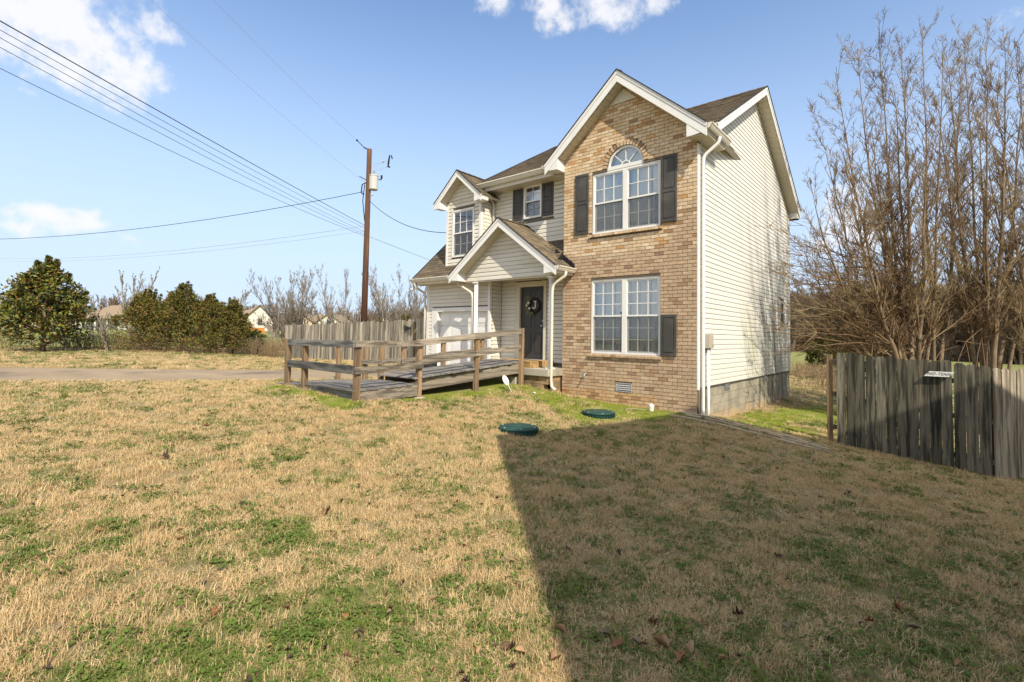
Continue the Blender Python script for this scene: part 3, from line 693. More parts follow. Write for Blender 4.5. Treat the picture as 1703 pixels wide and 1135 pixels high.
# dormer
DW = (-7.55, -6.69, 4.12, 5.50); DX0, DX1 = -7.87, -6.38
dm = MB()
DPK, DTZ, DXC, DHW = 6.66, 5.77, -7.12, 1.03
DM = (DPK-DTZ)/DHW
def dtop(x): return DPK-.22-DM*abs(x-DXC)
for a, b, c, d in ((DX0, DW[0], 3.7, 5.6), (DW[1], DX1, 3.7, 5.6), (DW[0], DW[1], 3.7, DW[2]), (DW[0], DW[1], DW[3], 5.6)): dm.box(a, b, 0, .1, c, d)
dm.prism([(DX0, 0, 5.6), (DX1, 0, 5.6), (DX1, 0, dtop(DX1)), (DXC, 0, dtop(DXC)), (DX0, 0, dtop(DX0))], (0, .1, 0))
dormer = dm.build('dormer_wall', BACK, house)
def drng(z):
    h = (DPK-.2-z)/DM
    return (max(DX0+.06, DXC-h), min(DX1-.06, DXC+h)) if h > .06 else None
siding(dormer, SIDING, 'x', 0, 3.80, 6.42, drng, [(DW[0]-.045, DW[1]+.045, DW[2]-.05, DW[3]+.05)])
MB().box(DX0-.012, DX0+.07, -.022, .06, 3.74, dtop(DX0)).build('corner_board', WHITE, dormer)
MB().box(DX1-.07, DX1+.012, -.022, .06, 3.74, dtop(DX1)).build('corner_board', WHITE, dormer)
siding(dormer, SIDING, 'y', DX1, 3.80, 5.70, lambda z: (.06, YREC+.1), [], sgn=1)
MB().box(DX1-.08, DX1, .0, 1.3, 3.6, 5.7).build('dormer_cheek', SIDING, house); MB().box(DX0, DX0+.08, .0, 2.6, 3.6, 5.7).build('dormer_cheek', SIDING, house)
MB().box(DX0-.01, DX1+.01, -.02, 0, 3.755, 3.80).build('flashing_strip', WHITE, dormer)

# ---------------------------------------------------------------- roofs
def shingle_col(k=0, r=RNG, tone=1.0):
    q = r.random(); c = (.135, .108, .075) if q < .5 else ((.165, .128, .082) if q < .78 else ((.10, .083, .062) if q < .95 else (.19, .15, .10)))
    v = tone*(.88+.24*r.random()); return tuple(a*v for a in c)
def roof_slab(name, o, ud, vd, poly, thick=.10, parent=house, tone=1.0, tab=.30, expo=.135, soffit=True):
    """o: origin at an eave corner; ud unit vector along the eave, vd unit vector up the slope; poly in (u, v)"""
    o = Vector(o); ud = Vector(ud).normalized(); vd = Vector(vd).normalized(); n = ud.cross(vd)
    if n.z < 0: n = -n
    P3 = lambda u, v, h=0: o+ud*u+vd*v+n*h
    mb = MB().prism([P3(u, v, -.006) for u, v in poly], -n*thick)
    slab = mb.build(name, SOFFIT, parent)
    us = [p[0] for p in poly]; vs_ = [p[1] for p in poly]
    sh = MB(); v = min(vs_); k = 0
    while v < max(vs_):
        c0 = shingle_col(); u = min(us)-RNG.random()*tab
        while u < max(us):
            w = tab*RNG.choice((.55, .8, 1.0, 1.25)); pl = [(u, v), (u+w-.004, v), (u+w-.004, v+expo+.01), (u, v+expo+.01)]
            for i in range(len(poly)):
                p, q = poly[i], poly[(i+1) % len(poly)]
                a, b = (q[1]-p[1]), -(q[0]-p[0]); c = a*p[0]+b*p[1]
                cx = sum(t[0] for t in poly)/len(poly); cy = sum(t[1] for t in poly)/len(poly)
                if a*cx+b*cy > c: a, b, c = -a, -b, -c
                pl = clip(pl, a, b, c)
                if len(pl) < 3: break
            if len(pl) >= 3:
                lift = RNG.uniform(.006, .011)
                top = [P3(a_, b_, lift*(1-(b_-v)/(expo+.01))+.002) for a_, b_ in pl]; m_ = len(pl)
                bot = [P3(a_, b_, -.007) for a_, b_ in pl]
                cc = shingle_col(tone=tone*(.92 if k % 2 else 1.0))
                sh.add(top+bot, [tuple(range(m_))]+[(i, (i+1) % m_, (i+1) % m_+m_, i+m_) for i in range(m_)], cc)
            u += w
        v += expo; k += 1
    s_ = sh.build('shingles', SHINGLE, slab, colors=True); stuff(s_)
    return slab
def hyp(m): return math.sqrt(1+m*m)
# main roof: front and rear slopes, x from -6.95 to .28
mx0, mx1 = -6.97, .28
vd = (0, 1, MM); Lf = (RIDGE_Y-EAVE_Y)*hyp(MM)
roof_slab('main_roof', (mx0, EAVE_Y, main_z(EAVE_Y)), (1, 0, 0), vd, [(0, 0), (mx1-mx0-.38, 0), (mx1-mx0-.38, .3), (mx1-mx0, .3), (mx1-mx0, Lf), (0, Lf)][:0] or [(0, 0), (mx1-mx0, 0), (mx1-mx0, Lf), (0, Lf)])
roof_slab('main_roof', (mx0, REAR_Y, main_z(REAR_Y)), (1, 0, 0), (0, -1, MM), [(0, 0), (mx1-mx0, 0), (mx1-mx0, (REAR_Y-RIDGE_Y)*hyp(MM)), (0, (REAR_Y-RIDGE_Y)*hyp(MM))])
# brick gable roof
gl = (GAB['xc']-GAB['xl'])*hyp(GM)
roof_slab('gable_roof', (GAB['xl'], -.3, GAB['zt']), (0, 1, 0), (1, 0, GM), [(0, 0), (3.4, 0), (3.4, gl), (0, gl)])
grr = (GAB['xr']-GAB['xc'])*hyp(GM); cutv = (GAB['xr']-.0)*hyp(GM)
roof_slab('gable_roof', (GAB['xr'], -.3, GAB['zt']), (0, 1, 0), (-1, 0, GM), [(0, 0), (1.2, 0), (3.4, cutv), (3.4, grr), (0, grr)])
# garage roof
GRM = .94
def gar_z(y): return 3.476+GRM*(y+.4)
roof_slab('garage_roof', (-9.0, -.4, 3.476), (1, 0, 0), (0, 1, GRM), [(0, 0), (2.2, 0), (2.2, 3.3*hyp(GRM)), (0, 3.3*hyp(GRM))], tone=.95)
roof_slab('garage_roof', (-6.8, -.4, 3.476), (1, 0, 0), (0, 1, GRM), [(0, 0), (3.38, 0), (3.38, .93*hyp(GRM)), (0, .93*hyp(GRM))], tone=.95)
roof_slab('garage_roof', (-9.0, 6.2, 3.476), (1, 0, 0), (0, -1, GRM), [(0, 0), (2.2, 0), (2.2, 3.3*hyp(GRM)), (0, 3.3*hyp(GRM))], tone=.95)
# dormer roof
dl = DHW*hyp(DM)
for s in (-1, 1): roof_slab('dormer_roof', (DXC+s*DHW, -.3, DTZ), (0, 1, 0), (-s, 0, DM), [(0, 0), (2.6 if s < 0 else 1.3, 0), (2.6, dl), (0, dl)], thick=.07)
# porch roof
PXC, PHW, PZP, PZT, PYF = -5.0, 1.89, 4.82, 3.40, -.75
PM = (PZP-PZT)/PHW; pl_ = PHW*hyp(PM)
roof_slab('porch_roof', (PXC-PHW, PYF, PZT), (0, 1, 0), (1, 0, PM), [(0, 0), (1.25, 0), (1.25, pl_), (0, pl_)], thick=.07, tone=1.25)
bx = (PXC+PHW-BX0)*hyp(PM)
roof_slab('porch_roof', (PXC+PHW, PYF, PZT), (0, 1, 0), (-1, 0, PM), [(0, 0), (-PYF-.012, 0), (-PYF-.012, bx), (1.25, bx), (1.25, pl_), (0, pl_)][:0] or [(0, 0), (-PYF-.012, 0), (-PYF-.012, pl_), (0, pl_)], thick=.07, tone=1.35)
roof_slab('porch_roof', (BX0-.004, -.012, PZT+PM*(PXC+PHW-BX0-.0+.004)), (0, 1, 0), (-1, 0, PM), [(0, 0), (.5, 0), (.5, pl_-bx), (0, pl_-bx)], thick=.07, tone=1.35)
MB().prism([(BX0-.001, -.41, 3.36), (BX0-.001, -.41, 3.49), (BX0-.001, -.008, 3.88), (BX0-.001, -.008, 3.70)], (.006, 0, 0)).build('edge_flashing', pmat('black_flashing', (.016, .016, .018), rough=.6, var=.1), house)
# black step flashing where the porch roof meets the brick
m = MB()
for k in range(5):
    x0 = PXC+PHW+.04-k*.115; z0 = PZT+PM*k*.115-.02; m.prism([(x0, -.014, z0), (x0-.13, -.014, z0+PM*.13), (x0-.13, -.014, z0+PM*.13+.15), (x0, -.014, z0+.13)], (0, .012, 0))
m.build('step_flashing', pmat('black_flashing', (.016, .016, .018), rough=.6, var=.1), house)
# ridge caps
def ridge_cap(a, b): 
    a = Vector(a); b = Vector(b); d = b-a; n = int(d.length/.22); m = MB(); u = d.normalized(); s = Vector((u.y, -u.x, 0))
    for i in range(n):
        p = a+d*(i/n); q = a+d*((i+1)/n)+u*.03; c = shingle_col(tone=.9)
        m.add([p-s*.1-V(0, 0, .045), p+V(0, 0, .022), p+s*.1-V(0, 0, .045), q-s*.1-V(0, 0, .055), q+V(0, 0, .012), q+s*.1-V(0, 0, .055)], [(0, 1, 4, 3), (1, 2, 5, 4)], c)
    stuff(m.build('ridge_cap', SHINGLE, house, colors=True))
ridge_cap((mx0, RIDGE_Y, RIDGE_Z+.01), (mx1, RIDGE_Y, RIDGE_Z+.01)); ridge_cap((GAB['xc'], -.3, GAB['zp']+.008), (GAB['xc'], 3.0, GAB['zp']+.008))
ridge_cap((PXC, PYF, PZP+.008), (PXC, .5, PZP+.008)); ridge_cap((DXC, -.3, DPK+.008), (DXC, 2.2, DPK+.008))

def rake_board(name, p_eave, p_ridge, h, t, out, low=.0, cap_h=.06):
    """white rake fascia below a roof edge with a narrow drip strip above; out = outward unit vector"""
    a = Vector(p_eave); b = Vector(p_ridge); o_ = Vector(out)
    m = MB(); m.prism([a+V(0, 0, -.03), b+V(0, 0, -.03), b+V(0, 0, -.03-h), a+V(0, 0, -.03-h)], o_*t)
    f = m.build(name, WHITE, house)
    m = MB(); m.prism([a+V(0, 0, .004)+o_*.0, b+V(0, 0, .004), b+V(0, 0, -cap_h-.03), a+V(0, 0, -cap_h-.03)], o_*(t+.012)); m.build('frieze_strip', WHITE, f)
    m = MB(); m.prism([a+V(0, 0, .022), b+V(0, 0, .022), b+V(0, 0, -.004), a+V(0, 0, -.004)], o_*(t+.03)); m.build('drip_edge', pmat('dark_shingle_edge', (.035, .03, .026), rough=.9), f)
    return f
OUT = (0, -1, 0)
rake_board('rake_fascia', (GAB['xl'], -.3, GAB['zt']), (GAB['xc'], -.3, GAB['zp']), .25, .025, OUT)
rake_board('rake_fascia', (GAB['xr'], -.3, GAB['zt']), (GAB['xc'], -.3, GAB['zp']), .25, .025, OUT)
rake_board('rake_fascia', (DXC-DHW, -.3, DTZ), (DXC, -.3, DPK), .17, .02, OUT, cap_h=.03)
rake_board('rake_fascia', (DXC+DHW, -.3, DTZ), (DXC, -.3, DPK), .17, .02, OUT, cap_h=.03)
rake_board('rake_fascia', (PXC-PHW, PYF, PZT), (PXC, PYF, PZP), .20, .022, OUT, cap_h=.05)
rake_board('rake_fascia', (PXC+PHW, PYF, PZT), (PXC, PYF, PZP), .20, .022, OUT, cap_h=.05)
rake_board('rake_fascia', (mx1, .35, main_z(.35)), (mx1, RIDGE_Y, RIDGE_Z), .2, .022, (1, 0, 0))
rake_board('rake_fascia', (mx1, REAR_Y, main_z(REAR_Y)), (mx1, RIDGE_Y, RIDGE_Z), .2, .022, (1, 0, 0))
rake_board('rake_fascia', (mx0, EAVE_Y, main_z(EAVE_Y)), (mx0, RIDGE_Y, RIDGE_Z), .2, .022, (-1, 0, 0))
rake_board('rake_fascia', (-9.0, -.4, 3.476), (-9.0, 2.9, gar_z(2.9)), .18, .02, (-1, 0, 0))
# rake soffits with their panel joints (grooved boards under the overhang)
def rake_soffit(a, b, w, drop, n):
    """a eave end, b ridge end, w vector across the overhang"""
    a = Vector(a)-V(0, 0, drop); b = Vector(b)-V(0, 0, drop); w = Vector(w); d = b-a
    base = None
    for i in range(n):
        p = a+d*(i/n)+d.normalized()*.004; q = a+d*((i+1)/n)-d.normalized()*.004
        m = MB(); m.prism([p, q, q+w, p+w], (0, 0, .012)); m.build('soffit_panel', SOFFIT, house)
rake_soffit((GAB['xl']+.42, -.28, GAB['zt']+.42*GM), (GAB['xc'], -.28, GAB['zp']), (0, .28, 0), .285, 15)
rake_soffit((GAB['xr']-.32, -.28, GAB['zt']+.32*GM), (GAB['xc'], -.28, GAB['zp']), (0, .28, 0), .285, 14)
rake_soffit((DXC-DHW+.28, -.29, DTZ+.28*DM), (DXC, -.29, DPK), (0, .28, 0), .20, 7)
rake_soffit((DXC+DHW-.28, -.29, DTZ+.28*DM), (DXC, -.29, DPK), (0, .28, 0), .20, 7)
rake_soffit((PXC-PHW+.3, PYF+.01, PZT+.3*PM), (PXC, PYF+.01, PZP), (0, .32, 0), .235, 12)
rake_soffit((PXC+PHW-.3, PYF+.01, PZT+.3*PM), (PXC, PYF+.01, PZP), (0, .32, 0), .235, 12)
rake_soffit((.27, REAR_Y-.02, main_z(REAR_Y-.02)), (.27, RIDGE_Y, RIDGE_Z), (-.27, 0, 0), .22, 24)
rake_soffit((.27, .35, main_z(.35)), (.27, RIDGE_Y, RIDGE_Z), (-.27, 0, 0), .22, 20)
# small cream panel at the very top of the brick gable
MB().prism([(GAB['xc']-.34, -.012, 7.28), (GAB['xc']+.34, -.012, 7.28), (GAB['xc'], -.012, 7.60)], (0, .05, 0)).build('gable_panel', SIDING, house)
# boxed eave returns ("pork chops")
def ret(xt, xw, y0, y1, zt, m_, drop, zb):
    """from the tip xt to the wall edge xw; top follows the rake, bottom level at zb"""
    s = 1 if xw > xt else -1
    MB().prism([(xt+s*.008, y0-.018, zb+.03), (xw, y0-.018, zb), (xw, y0-.018, zt+m_*abs(xw-xt)-drop+.03), (xt+s*.008, y0-.018, zt-.06)], (0, y1-y0+.018, 0)).build('eave_return', WHITE, house)
ret(GAB['xl'], BX0, -.30, .0, GAB['zt'], GM, .28, GAB['zt']-.20)
ret(GAB['xr'], -.02, -.30, .9, GAB['zt'], GM, .28, GAB['zt']-.20)
MB().box(-.12, -.02, -.32, -.0, GAB['zt']-.20, GAB['zt']+.10).build('eave_return', WHITE, house)
for k in range(9):
    MB().box(-.1, GAB['xr']-.01, -.29+k*.13, -.29+k*.13+.125, GAB['zt']-.215, GAB['zt']-.2).build('soffit_panel', SOFFIT, house)
ret(DXC-DHW, DX0, -.30, .0, DTZ, DM, .2, DTZ-.17); ret(DXC+DHW, DX1, -.30, .0, DTZ, DM, .2, DTZ-.17)
ret(PXC-PHW, PXC-PHW+.36, PYF, PYF+.33, PZT, PM, .22, PZT-.17); ret(PXC+PHW, PXC+PHW-.36, PYF, PYF+.33, PZT, PM, .22, PZT-.17)
MB().box(PXC+PHW-.36, PXC+PHW-.02, PYF+.33, -.005, PZT-.18, PZT-.15).build('eave_soffit', SOFFIT, house)
MB().box(PXC+PHW-.02, PXC+PHW, PYF, -.015, PZT-.17, PZT+.0).build('eave_fascia', WHITE, house)
MB().box(mx0+.05, GAB['xl']+.02, EAVE_Y+.02, YREC, 5.965, 5.985).build('eave_soffit', SOFFIT, house); MB().box(GAB['xl']+.02, BX0-.005, EAVE_Y+.02, YREC, 5.90, 5.985).build('eave_soffit', SOFFIT, house)
MB().box(mx0+.02, GAB['xl'], EAVE_Y, EAVE_Y+.02, 5.96, main_z(EAVE_Y)-.01).build('eave_fascia', CREAMTRIM, house)
MB().box(-9.0, -6.4, -.38, .0, 3.27, 3.29).build('eave_soffit', SOFFIT, house); MB().box(-9.0, -6.3, -.40, -.38, 3.27, 3.47).build('eave_fascia', CREAMTRIM, house)
MB().box(-.02, .27, REAR_Y-.27, REAR_Y, main_z(REAR_Y)-.27, main_z(REAR_Y)-.02).build('eave_return', WHITE, house)
MB().box(-6.9, .27, REAR_Y-.3, REAR_Y-.02, main_z(REAR_Y)-.27, main_z(REAR_Y)-.25).build('eave_soffit', SOFFIT, house)

# gutters: K-style profile swept along a straight eave
def gutter(a, b, out, size=.12, mat=CREAMTRIM):
    a = Vector(a); b = Vector(b); o_ = Vector(out); s = size
    prof = [(0, 0), (0, -s), (s*.55, -s), (s*.78, -s*.62), (s*.8, -s*.5), (s*1.02, -s*.22), (s*1.02, 0), (s*.95, 0), (s*.95, -s*.18), (s*.72, -s*.5), (s*.5, -s*.92), (.006, -s*.92), (.006, 0)]
    m = MB(); m.prism([a+o_*u+V(0, 0, v) for u, v in prof], b-a)
    for e in (a, b): m.prism([e+o_*u+V(0, 0, v) for u, v in prof[:7]], (b-a).normalized()*.004)
    return m.build('gutter', mat, house)
gutter((mx0+.03, EAVE_Y-.002, main_z(EAVE_Y)-.02), (GAB['xl']+.32, EAVE_Y-.002, main_z(EAVE_Y)-.02), (0, -1, 0), .13)
gutter((GAB['xr'], -.31, GAB['zt']-.01), (GAB['xr'], .92, GAB['zt']-.01), (1, 0, 0), .115)
gutter((GAB['xl'], -.31, GAB['zt']-.01), (GAB['xl'], .1, GAB['zt']-.01), (-1, 0, 0), .115)
gutter((-9.02, -.402, 3.455), (PXC-PHW-.0, -.402, 3.455), (0, -1, 0), .12)
gutter((PXC-PHW, PYF-.01, PZT-.01), (PXC-PHW, -.40, PZT-.01), (-1, 0, 0), .11)
gutter((PXC+PHW, PYF-.01, PZT-.005), (PXC+PHW, -.02, PZT-.005), (1, 0, 0), .11)
gutter((mx0, REAR_Y, main_z(REAR_Y)-.02), (mx1, REAR_Y, main_z(REAR_Y)-.02), (0, 1, 0), .12)
def downspout(pts, w=.066, d=.055, mat=WHITE):
    m = MB(); pts = [Vector(p) for p in pts]; rp = []
    m2 = MB(); m2.tube(pts, [w*.56]*len(pts), 4)
    # round the elbows a little
    q = [pts[0]]
    for i in range(1, len(pts)-1):
        a, b, c = pts[i-1], pts[i], pts[i+1]; k = min(.07, (b-a).length*.4, (c-b).length*.4)
        q += [b+(a-b).normalized()*k, b+((a-b).normalized()+(c-b).normalized())*k*.25, b+(c-b).normalized()*k]
    q.append(pts[-1]); m.tube(q, [w*.56]*len(q), 10)
    return m.build('downspout', mat, house, smooth=True)
downspout([(.36, .30, 6.0), (.34, .30, 5.88), (.055, .20, 5.62), (.055, .19, 5.4), (.055, .19, .40), (.055, .19, .16), (.14, .06, .03), (.17, .02, .0)])
downspout([(-3.05, -.42, 3.28), (-3.06, -.42, 3.18), (-3.36, -.50, 2.98), (-3.38, -.52, 2.8), (-3.38, -.52, .60), (-3.35, -.53, .44), (-3.22, -.56, .40)], mat=CREAMTRIM)
downspout([(-8.85, -.44, 3.33), (-8.85, -.42, 3.2), (-8.80, -.06, 3.02), (-8.79, -.05, 2.9), (-8.79, -.05, .8)], mat=CREAMTRIM)
downspout([(-6.83, -.46, 3.26), (-6.8, -.45, 3.16), (-6.30, -.40, 2.9), (-6.28, -.38, 2.7), (-6.28, -.38, .9)], mat=CREAMTRIM)
downspout([(-6.45, .04, 6.02), (-6.44, .08, 5.9), (-6.30, .44, 5.72), (-6.28, .44, 5.5), (-6.28, .44, 4.5)], mat=CREAMTRIM)

# ---------------------------------------------------------------- porch
pg = MB(); PGY = -.42
pgx0, pgx1 = PXC-PHW+.34, PXC+PHW-.34
def ptop(x): return PZP-.22-PM*abs(x-PXC)
pg.prism([(pgx0, PGY+.004, 3.23), (pgx1, PGY+.004, 3.23), (pgx1, PGY+.004, ptop(pgx1)), (PXC, PGY+.004, ptop(PXC)), (pgx0, PGY+.004, ptop(pgx0))], (0, .1, 0))
porch_gable = pg.build('porch_gable', BACK, house)
def prng(z):
    h = (PZP-.2-z)/PM
    return (max(pgx0, PXC-h), min(pgx1, PXC+h)) if h > .06 else None
siding(porch_gable, SIDING, 'x', PGY, 3.225, 4.6, prng)
MB().box(pgx0, BX0-.005, PGY+.1, YREC, 3.29, 3.31).build('porch_ceiling', SOFFIT, house)
MB().box(pgx0, pgx0+.1, PGY+.11, YREC, 3.2, 3.32).build('porch_beam', SOFFIT, house); MB().box(BX0-.16, BX0-.06, PGY+.11, YREC, 3.2, 3.32).build('porch_beam', SOFFIT, house)
MB().box(pgx0, BX0-.06, PGY+.008, PGY+.1, 3.195, 3.235).build('porch_beam', SOFFIT, house)
def column(x, y, z0, z1):
    m = MB(); m.lathe([(.062, z0+.04), (.058, z0+.3), (.056, z1-.06)], (x, y, 0), 20); c = m.build('porch_column', WHITE, house, smooth=True)
    m = MB(); m.box(x-.085, x+.085, y-.085, y+.085, z0, z0+.03); m.lathe([(.078, z0+.03), (.074, z0+.06)], (x, y, 0), 20); m.build('column_base', WHITE, c)
    m = MB(); m.box(x-.08, x+.08, y-.08, y+.08, z1-.035, z1); m.lathe([(.066, z1-.07), (.074, z1-.035)], (x, y, 0), 20); m.build('column_cap', WHITE, c)
column(-3.50, -.40, .885, 3.2); column(-6.13, -.40, .885, 3.2)
sl = MB().box(-6.25, -3.40, -.62, YREC, .70, .885).build('porch_slab', CONC, house, bevel=.012)
# stoop blocks below the slab (stuccoed block with brown stain)
STOOP = pmat('stained_stoop_block', (.36, .25, .14), rough=.95, var=.25, scale=4, bump=.6, bscale=30, col2=(.18, .13, .07), c2scale=2.2, c2lo=.45, c2hi=.6)
for k in range(3):
    for q in range(7):
        x0 = -6.2+q*.4-(k % 2)*.2; a, b = max(x0+.004, -6.2), min(x0+.396, -3.46)
        if b > a+.05: MB().box(a, b, -.55+RNG.uniform(-.004, .004), -.35, .50-k*.2+.004, .696-k*.2).build('stoop_block', STOOP, sl, bevel=.004)
MB().box(-3.50, -3.46, -.35, .0, .0, .70).build('stoop_side', STOOP, sl)
# front door with wreath
tr = MB(); tr.box(DR[0]-.16, DR[0]+.006, YREC-.035, YREC+.06, DR[2]-.02, DR[3]+.14); tr.box(DR[1]-.006, DR[1]+.09, YREC-.035, YREC+.06, DR[2]-.02, DR[3]+.14); tr.box(DR[0]+.006, DR[1]-.006, YREC-.035, YREC+.06, DR[3]-.006, DR[3]+.14)
trim = tr.build('door_trim', pmat('cream_door_trim', (.60, .55, .44), rough=.55, var=.05), house, bevel=.004)
DOORM = pmat('dark_charcoal_door_paint', (.035, .033, .031), rough=.42, var=.15, scale=4, spec=.45)
dr = MB().box(DR[0], DR[1], YREC+.045, YREC+.09, DR[2], DR[3]).build('front_door', DOORM, house)
dw = DR[1]-DR[0]
for (u0, u1) in ((.13, .44), (.56, .87)):
    for (v0, v1) in ((.08, .36), (.44, .78), (.84, .95)):
        a, b, c, d = DR[0]+dw*u0, DR[0]+dw*u1, DR[2]+2.04*v0, DR[2]+2.04*v1
        m = MB(); y_ = YREC+.045
        for k in ((a, b, c, c+.014), (a, b, d-.014, d), (a, a+.014, c+.014, d-.014), (b-.014, b, c+.014, d-.014)): m.box(k[0], k[1], y_-.008, y_, k[2], k[3])
        m.box(a+.035, b-.035, y_-.006, y_, c+.035, d-.035); m.build('door_panel', DOORM, dr, bevel=.002)
m = MB(); m.tube([(DR[1]-.07, YREC+.045, 1.98), (DR[1]-.07, YREC-.02, 1.98)], .014, 10); m.lathe([(.0, -.03), (.03, -.015), (.03, .015), (0, .03)], (DR[1]-.07, YREC-.03, 1.98), 12); m.build('door_handle', GREYMETAL, dr, smooth=True)
m = MB(); m.tube([(DR[1]-.07, YREC+.045, 2.12), (DR[1]-.07, YREC+.02, 2.12)], .028, 12); m.build('deadbolt', GREYMETAL, dr)
MB().box(DR[0]-.1, DR[1]+.08, YREC-.13, YREC+.03, DR[2]-.035, DR[2]-.005).build('door_sill', GREYMETAL, dr)
# wall outlet, hose bib, meter box
m = MB().box(-3.60, -3.52, YREC-.045, YREC-.015, 1.33, 1.46).build('wall_outlet', pmat('brown_outlet_cover', (.10, .075, .06), rough=.5), house, bevel=.004)
for k in (0, 1): MB().box(-3.585, -3.535, YREC-.05, YREC-.044, 1.345+k*.058, 1.385+k*.058).build('outlet_flap', DARK, m)
m = MB(); m.tube([(-2.68, .0, .80), (-2.68, -.09, .80), (-2.68, -.13, .76), (-2.68, -.14, .72)], .016, 8); m.tube([(-2.68, -.08, .80), (-2.68, -.08, .85)], .008, 6); hb = m.build('hose_tap', GREYMETAL, house, smooth=True)
m = MB(); m.lathe([(.03, .85), (.03, .862)], (-2.68, -.08, 0), 10); m.build('tap_handle', GREYMETAL, hb)
BOXM = pmat('beige_meter_box_paint', (.45, .40, .32), rough=.5, var=.08, scale=5)
mbx = MB().box(.0, .11, .42, .66, 1.49, 1.79).build('meter_box', BOXM, house, bevel=.008)
MB().box(.11, .118, .43, .65, 1.50, 1.78).build('box_cover', BOXM, mbx, bevel=.003)
MB().box(.118, .126, .60, .63, 1.53, 1.56).build('box_latch', BLACK, mbx)
for yy, rad in ((.50, .024), (.58, .016)):
    m = MB(); m.tube([(.05, yy, 1.5), (.05, yy, .20), (.05, yy+.01, -.1)], rad, 10); m.build('conduit', WHITE, house, smooth=True)
m = MB(); m.tube([(.03, .66, 1.55), (.03, .70, 1.48), (.03, .69, 1.40)], .008, 6); m.build('ground_wire', BLACK, house)

# ---------------------------------------------------------------- windows
def map_front(Y): return lambda u, d, z: (u, Y+d, z)
def map_side(X): return lambda u, d, z: (X-d, u, z)
def mbox(m, T, u0, u1, d0, d1, z0, z1):
    c = [T(u, d, z) for z in (z0, z1) for d in (d0, d1) for u in (u0, u1)]
    m.add(c, [(0, 2, 3, 1), (4, 5, 7, 6), (0, 1, 5, 4), (2, 6, 7, 3), (0, 4, 6, 2), (1, 3, 7, 5)])
def sash_window(T, x0, x1, z0, z1, units=1, cols=3, rows=2, fr=.045, mull=.11, curtains=True, screen=True, d0=.03, curt=None):
    m = MB()
    mbox(m, T, x0, x1, d0, d0+.09, z0, z0+fr); mbox(m, T, x0, x1, d0, d0+.09, z1-fr, z1); mbox(m, T, x0, x0+fr, d0, d0+.09, z0+fr, z1-fr); mbox(m, T, x1-fr, x1, d0, d0+.09, z0+fr, z1-fr)
    uw = (x1-x0-2*fr-(units-1)*mull)/units
    for k in range(units-1): a = x0+fr+(k+1)*uw+k*mull; mbox(m, T, a, a+mull, d0-.004, d0+.09, z0+fr, z1-fr)
    win = m.build('window', WHITE, house)
    zm = (z0+z1)/2+.01
    for k in range(units):
        a = x0+fr+k*(uw+mull); b = a+uw
        for nm, lo, hi, dd in (('upper_sash', zm-.02, z1-fr, d0+.015), ('lower_sash', z0+fr, zm+.02, d0+.045)):
            s = MB(); rl = .032
            mbox(s, T, a, b, dd, dd+.03, lo, lo+rl+.006); mbox(s, T, a, b, dd, dd+.03, hi-rl, hi); mbox(s, T, a, a+rl*.8, dd, dd+.03, lo+rl+.006, hi-rl); mbox(s, T, b-rl*.8, b, dd, dd+.03, lo+rl+.006, hi-rl)
            s.build(nm, WHITE, win)
            g = MB(); mbox(g, T, a+.02, b-.02, dd+.020, dd+.024, lo+.02, hi-.02); g.build('pane', GLASS, win)
            u = MB(); gw = .008
            for c in range(1, cols): xx = a+(b-a)*c/cols; mbox(u, T, xx-gw, xx+gw, dd+.006, dd+.019, lo+rl, hi-rl)
            for c in range(1, rows): zz = lo+rl+(hi-lo-2*rl)*c/rows; mbox(u, T, a+rl*.8, b-rl*.8, dd+.007, dd+.018, zz-gw, zz+gw)
            u.build('muntins', WHITE, win)
        if screen:
            s = MB(); mbox(s, T, a+.004, b-.004, d0+.026, d0+.028, z0+fr, zm-.02); s.build('insect_screen', SCREEN, win)
    if curtains:
        for (ca, cb, amp) in (curt or [(x0+.02, x1-.02, .02)]):
            vs = []; n = max(8, int((cb-ca)/.018)); ph = RNG.random()*6
            for i in range(n+1):
                u_ = ca+(cb-ca)*i/n; d_ = d0+.135+amp*math.sin(i*1.0+ph)+amp*.5*math.sin(i*.37+ph*2)
                vs += [T(u_, d_, z0-.05), T(u_, d_+.012, z1+.02)]
            MB().add(vs, [(2*i, 2*i+2, 2*i+3, 2*i+1) for i in range(n)]).build('curtain', CURT, win, smooth=True)
    return win
F0 = map_front(0)
sash_window(F0, LW[0]+.005, LW[1]-.005, LW[2], LW[3]-.005, units=2, rows=3, curt=[(-2.58, -2.30, .03), (-2.27, -2.02, .022), (-1.99, -1.62, .02), (-1.60, -1.40, .034), (-1.37, -1.13, .02), (-1.1, -.84, .012)])
uw_ = sash_window(F0, UW[0]+.005, UW[1]-.005, UW[2], UW[3]-.005, units=2, rows=2, curt=[(-2.57, -1.88, .026), (-1.64, -1.12, .03), (-1.08, -.86, .01)])
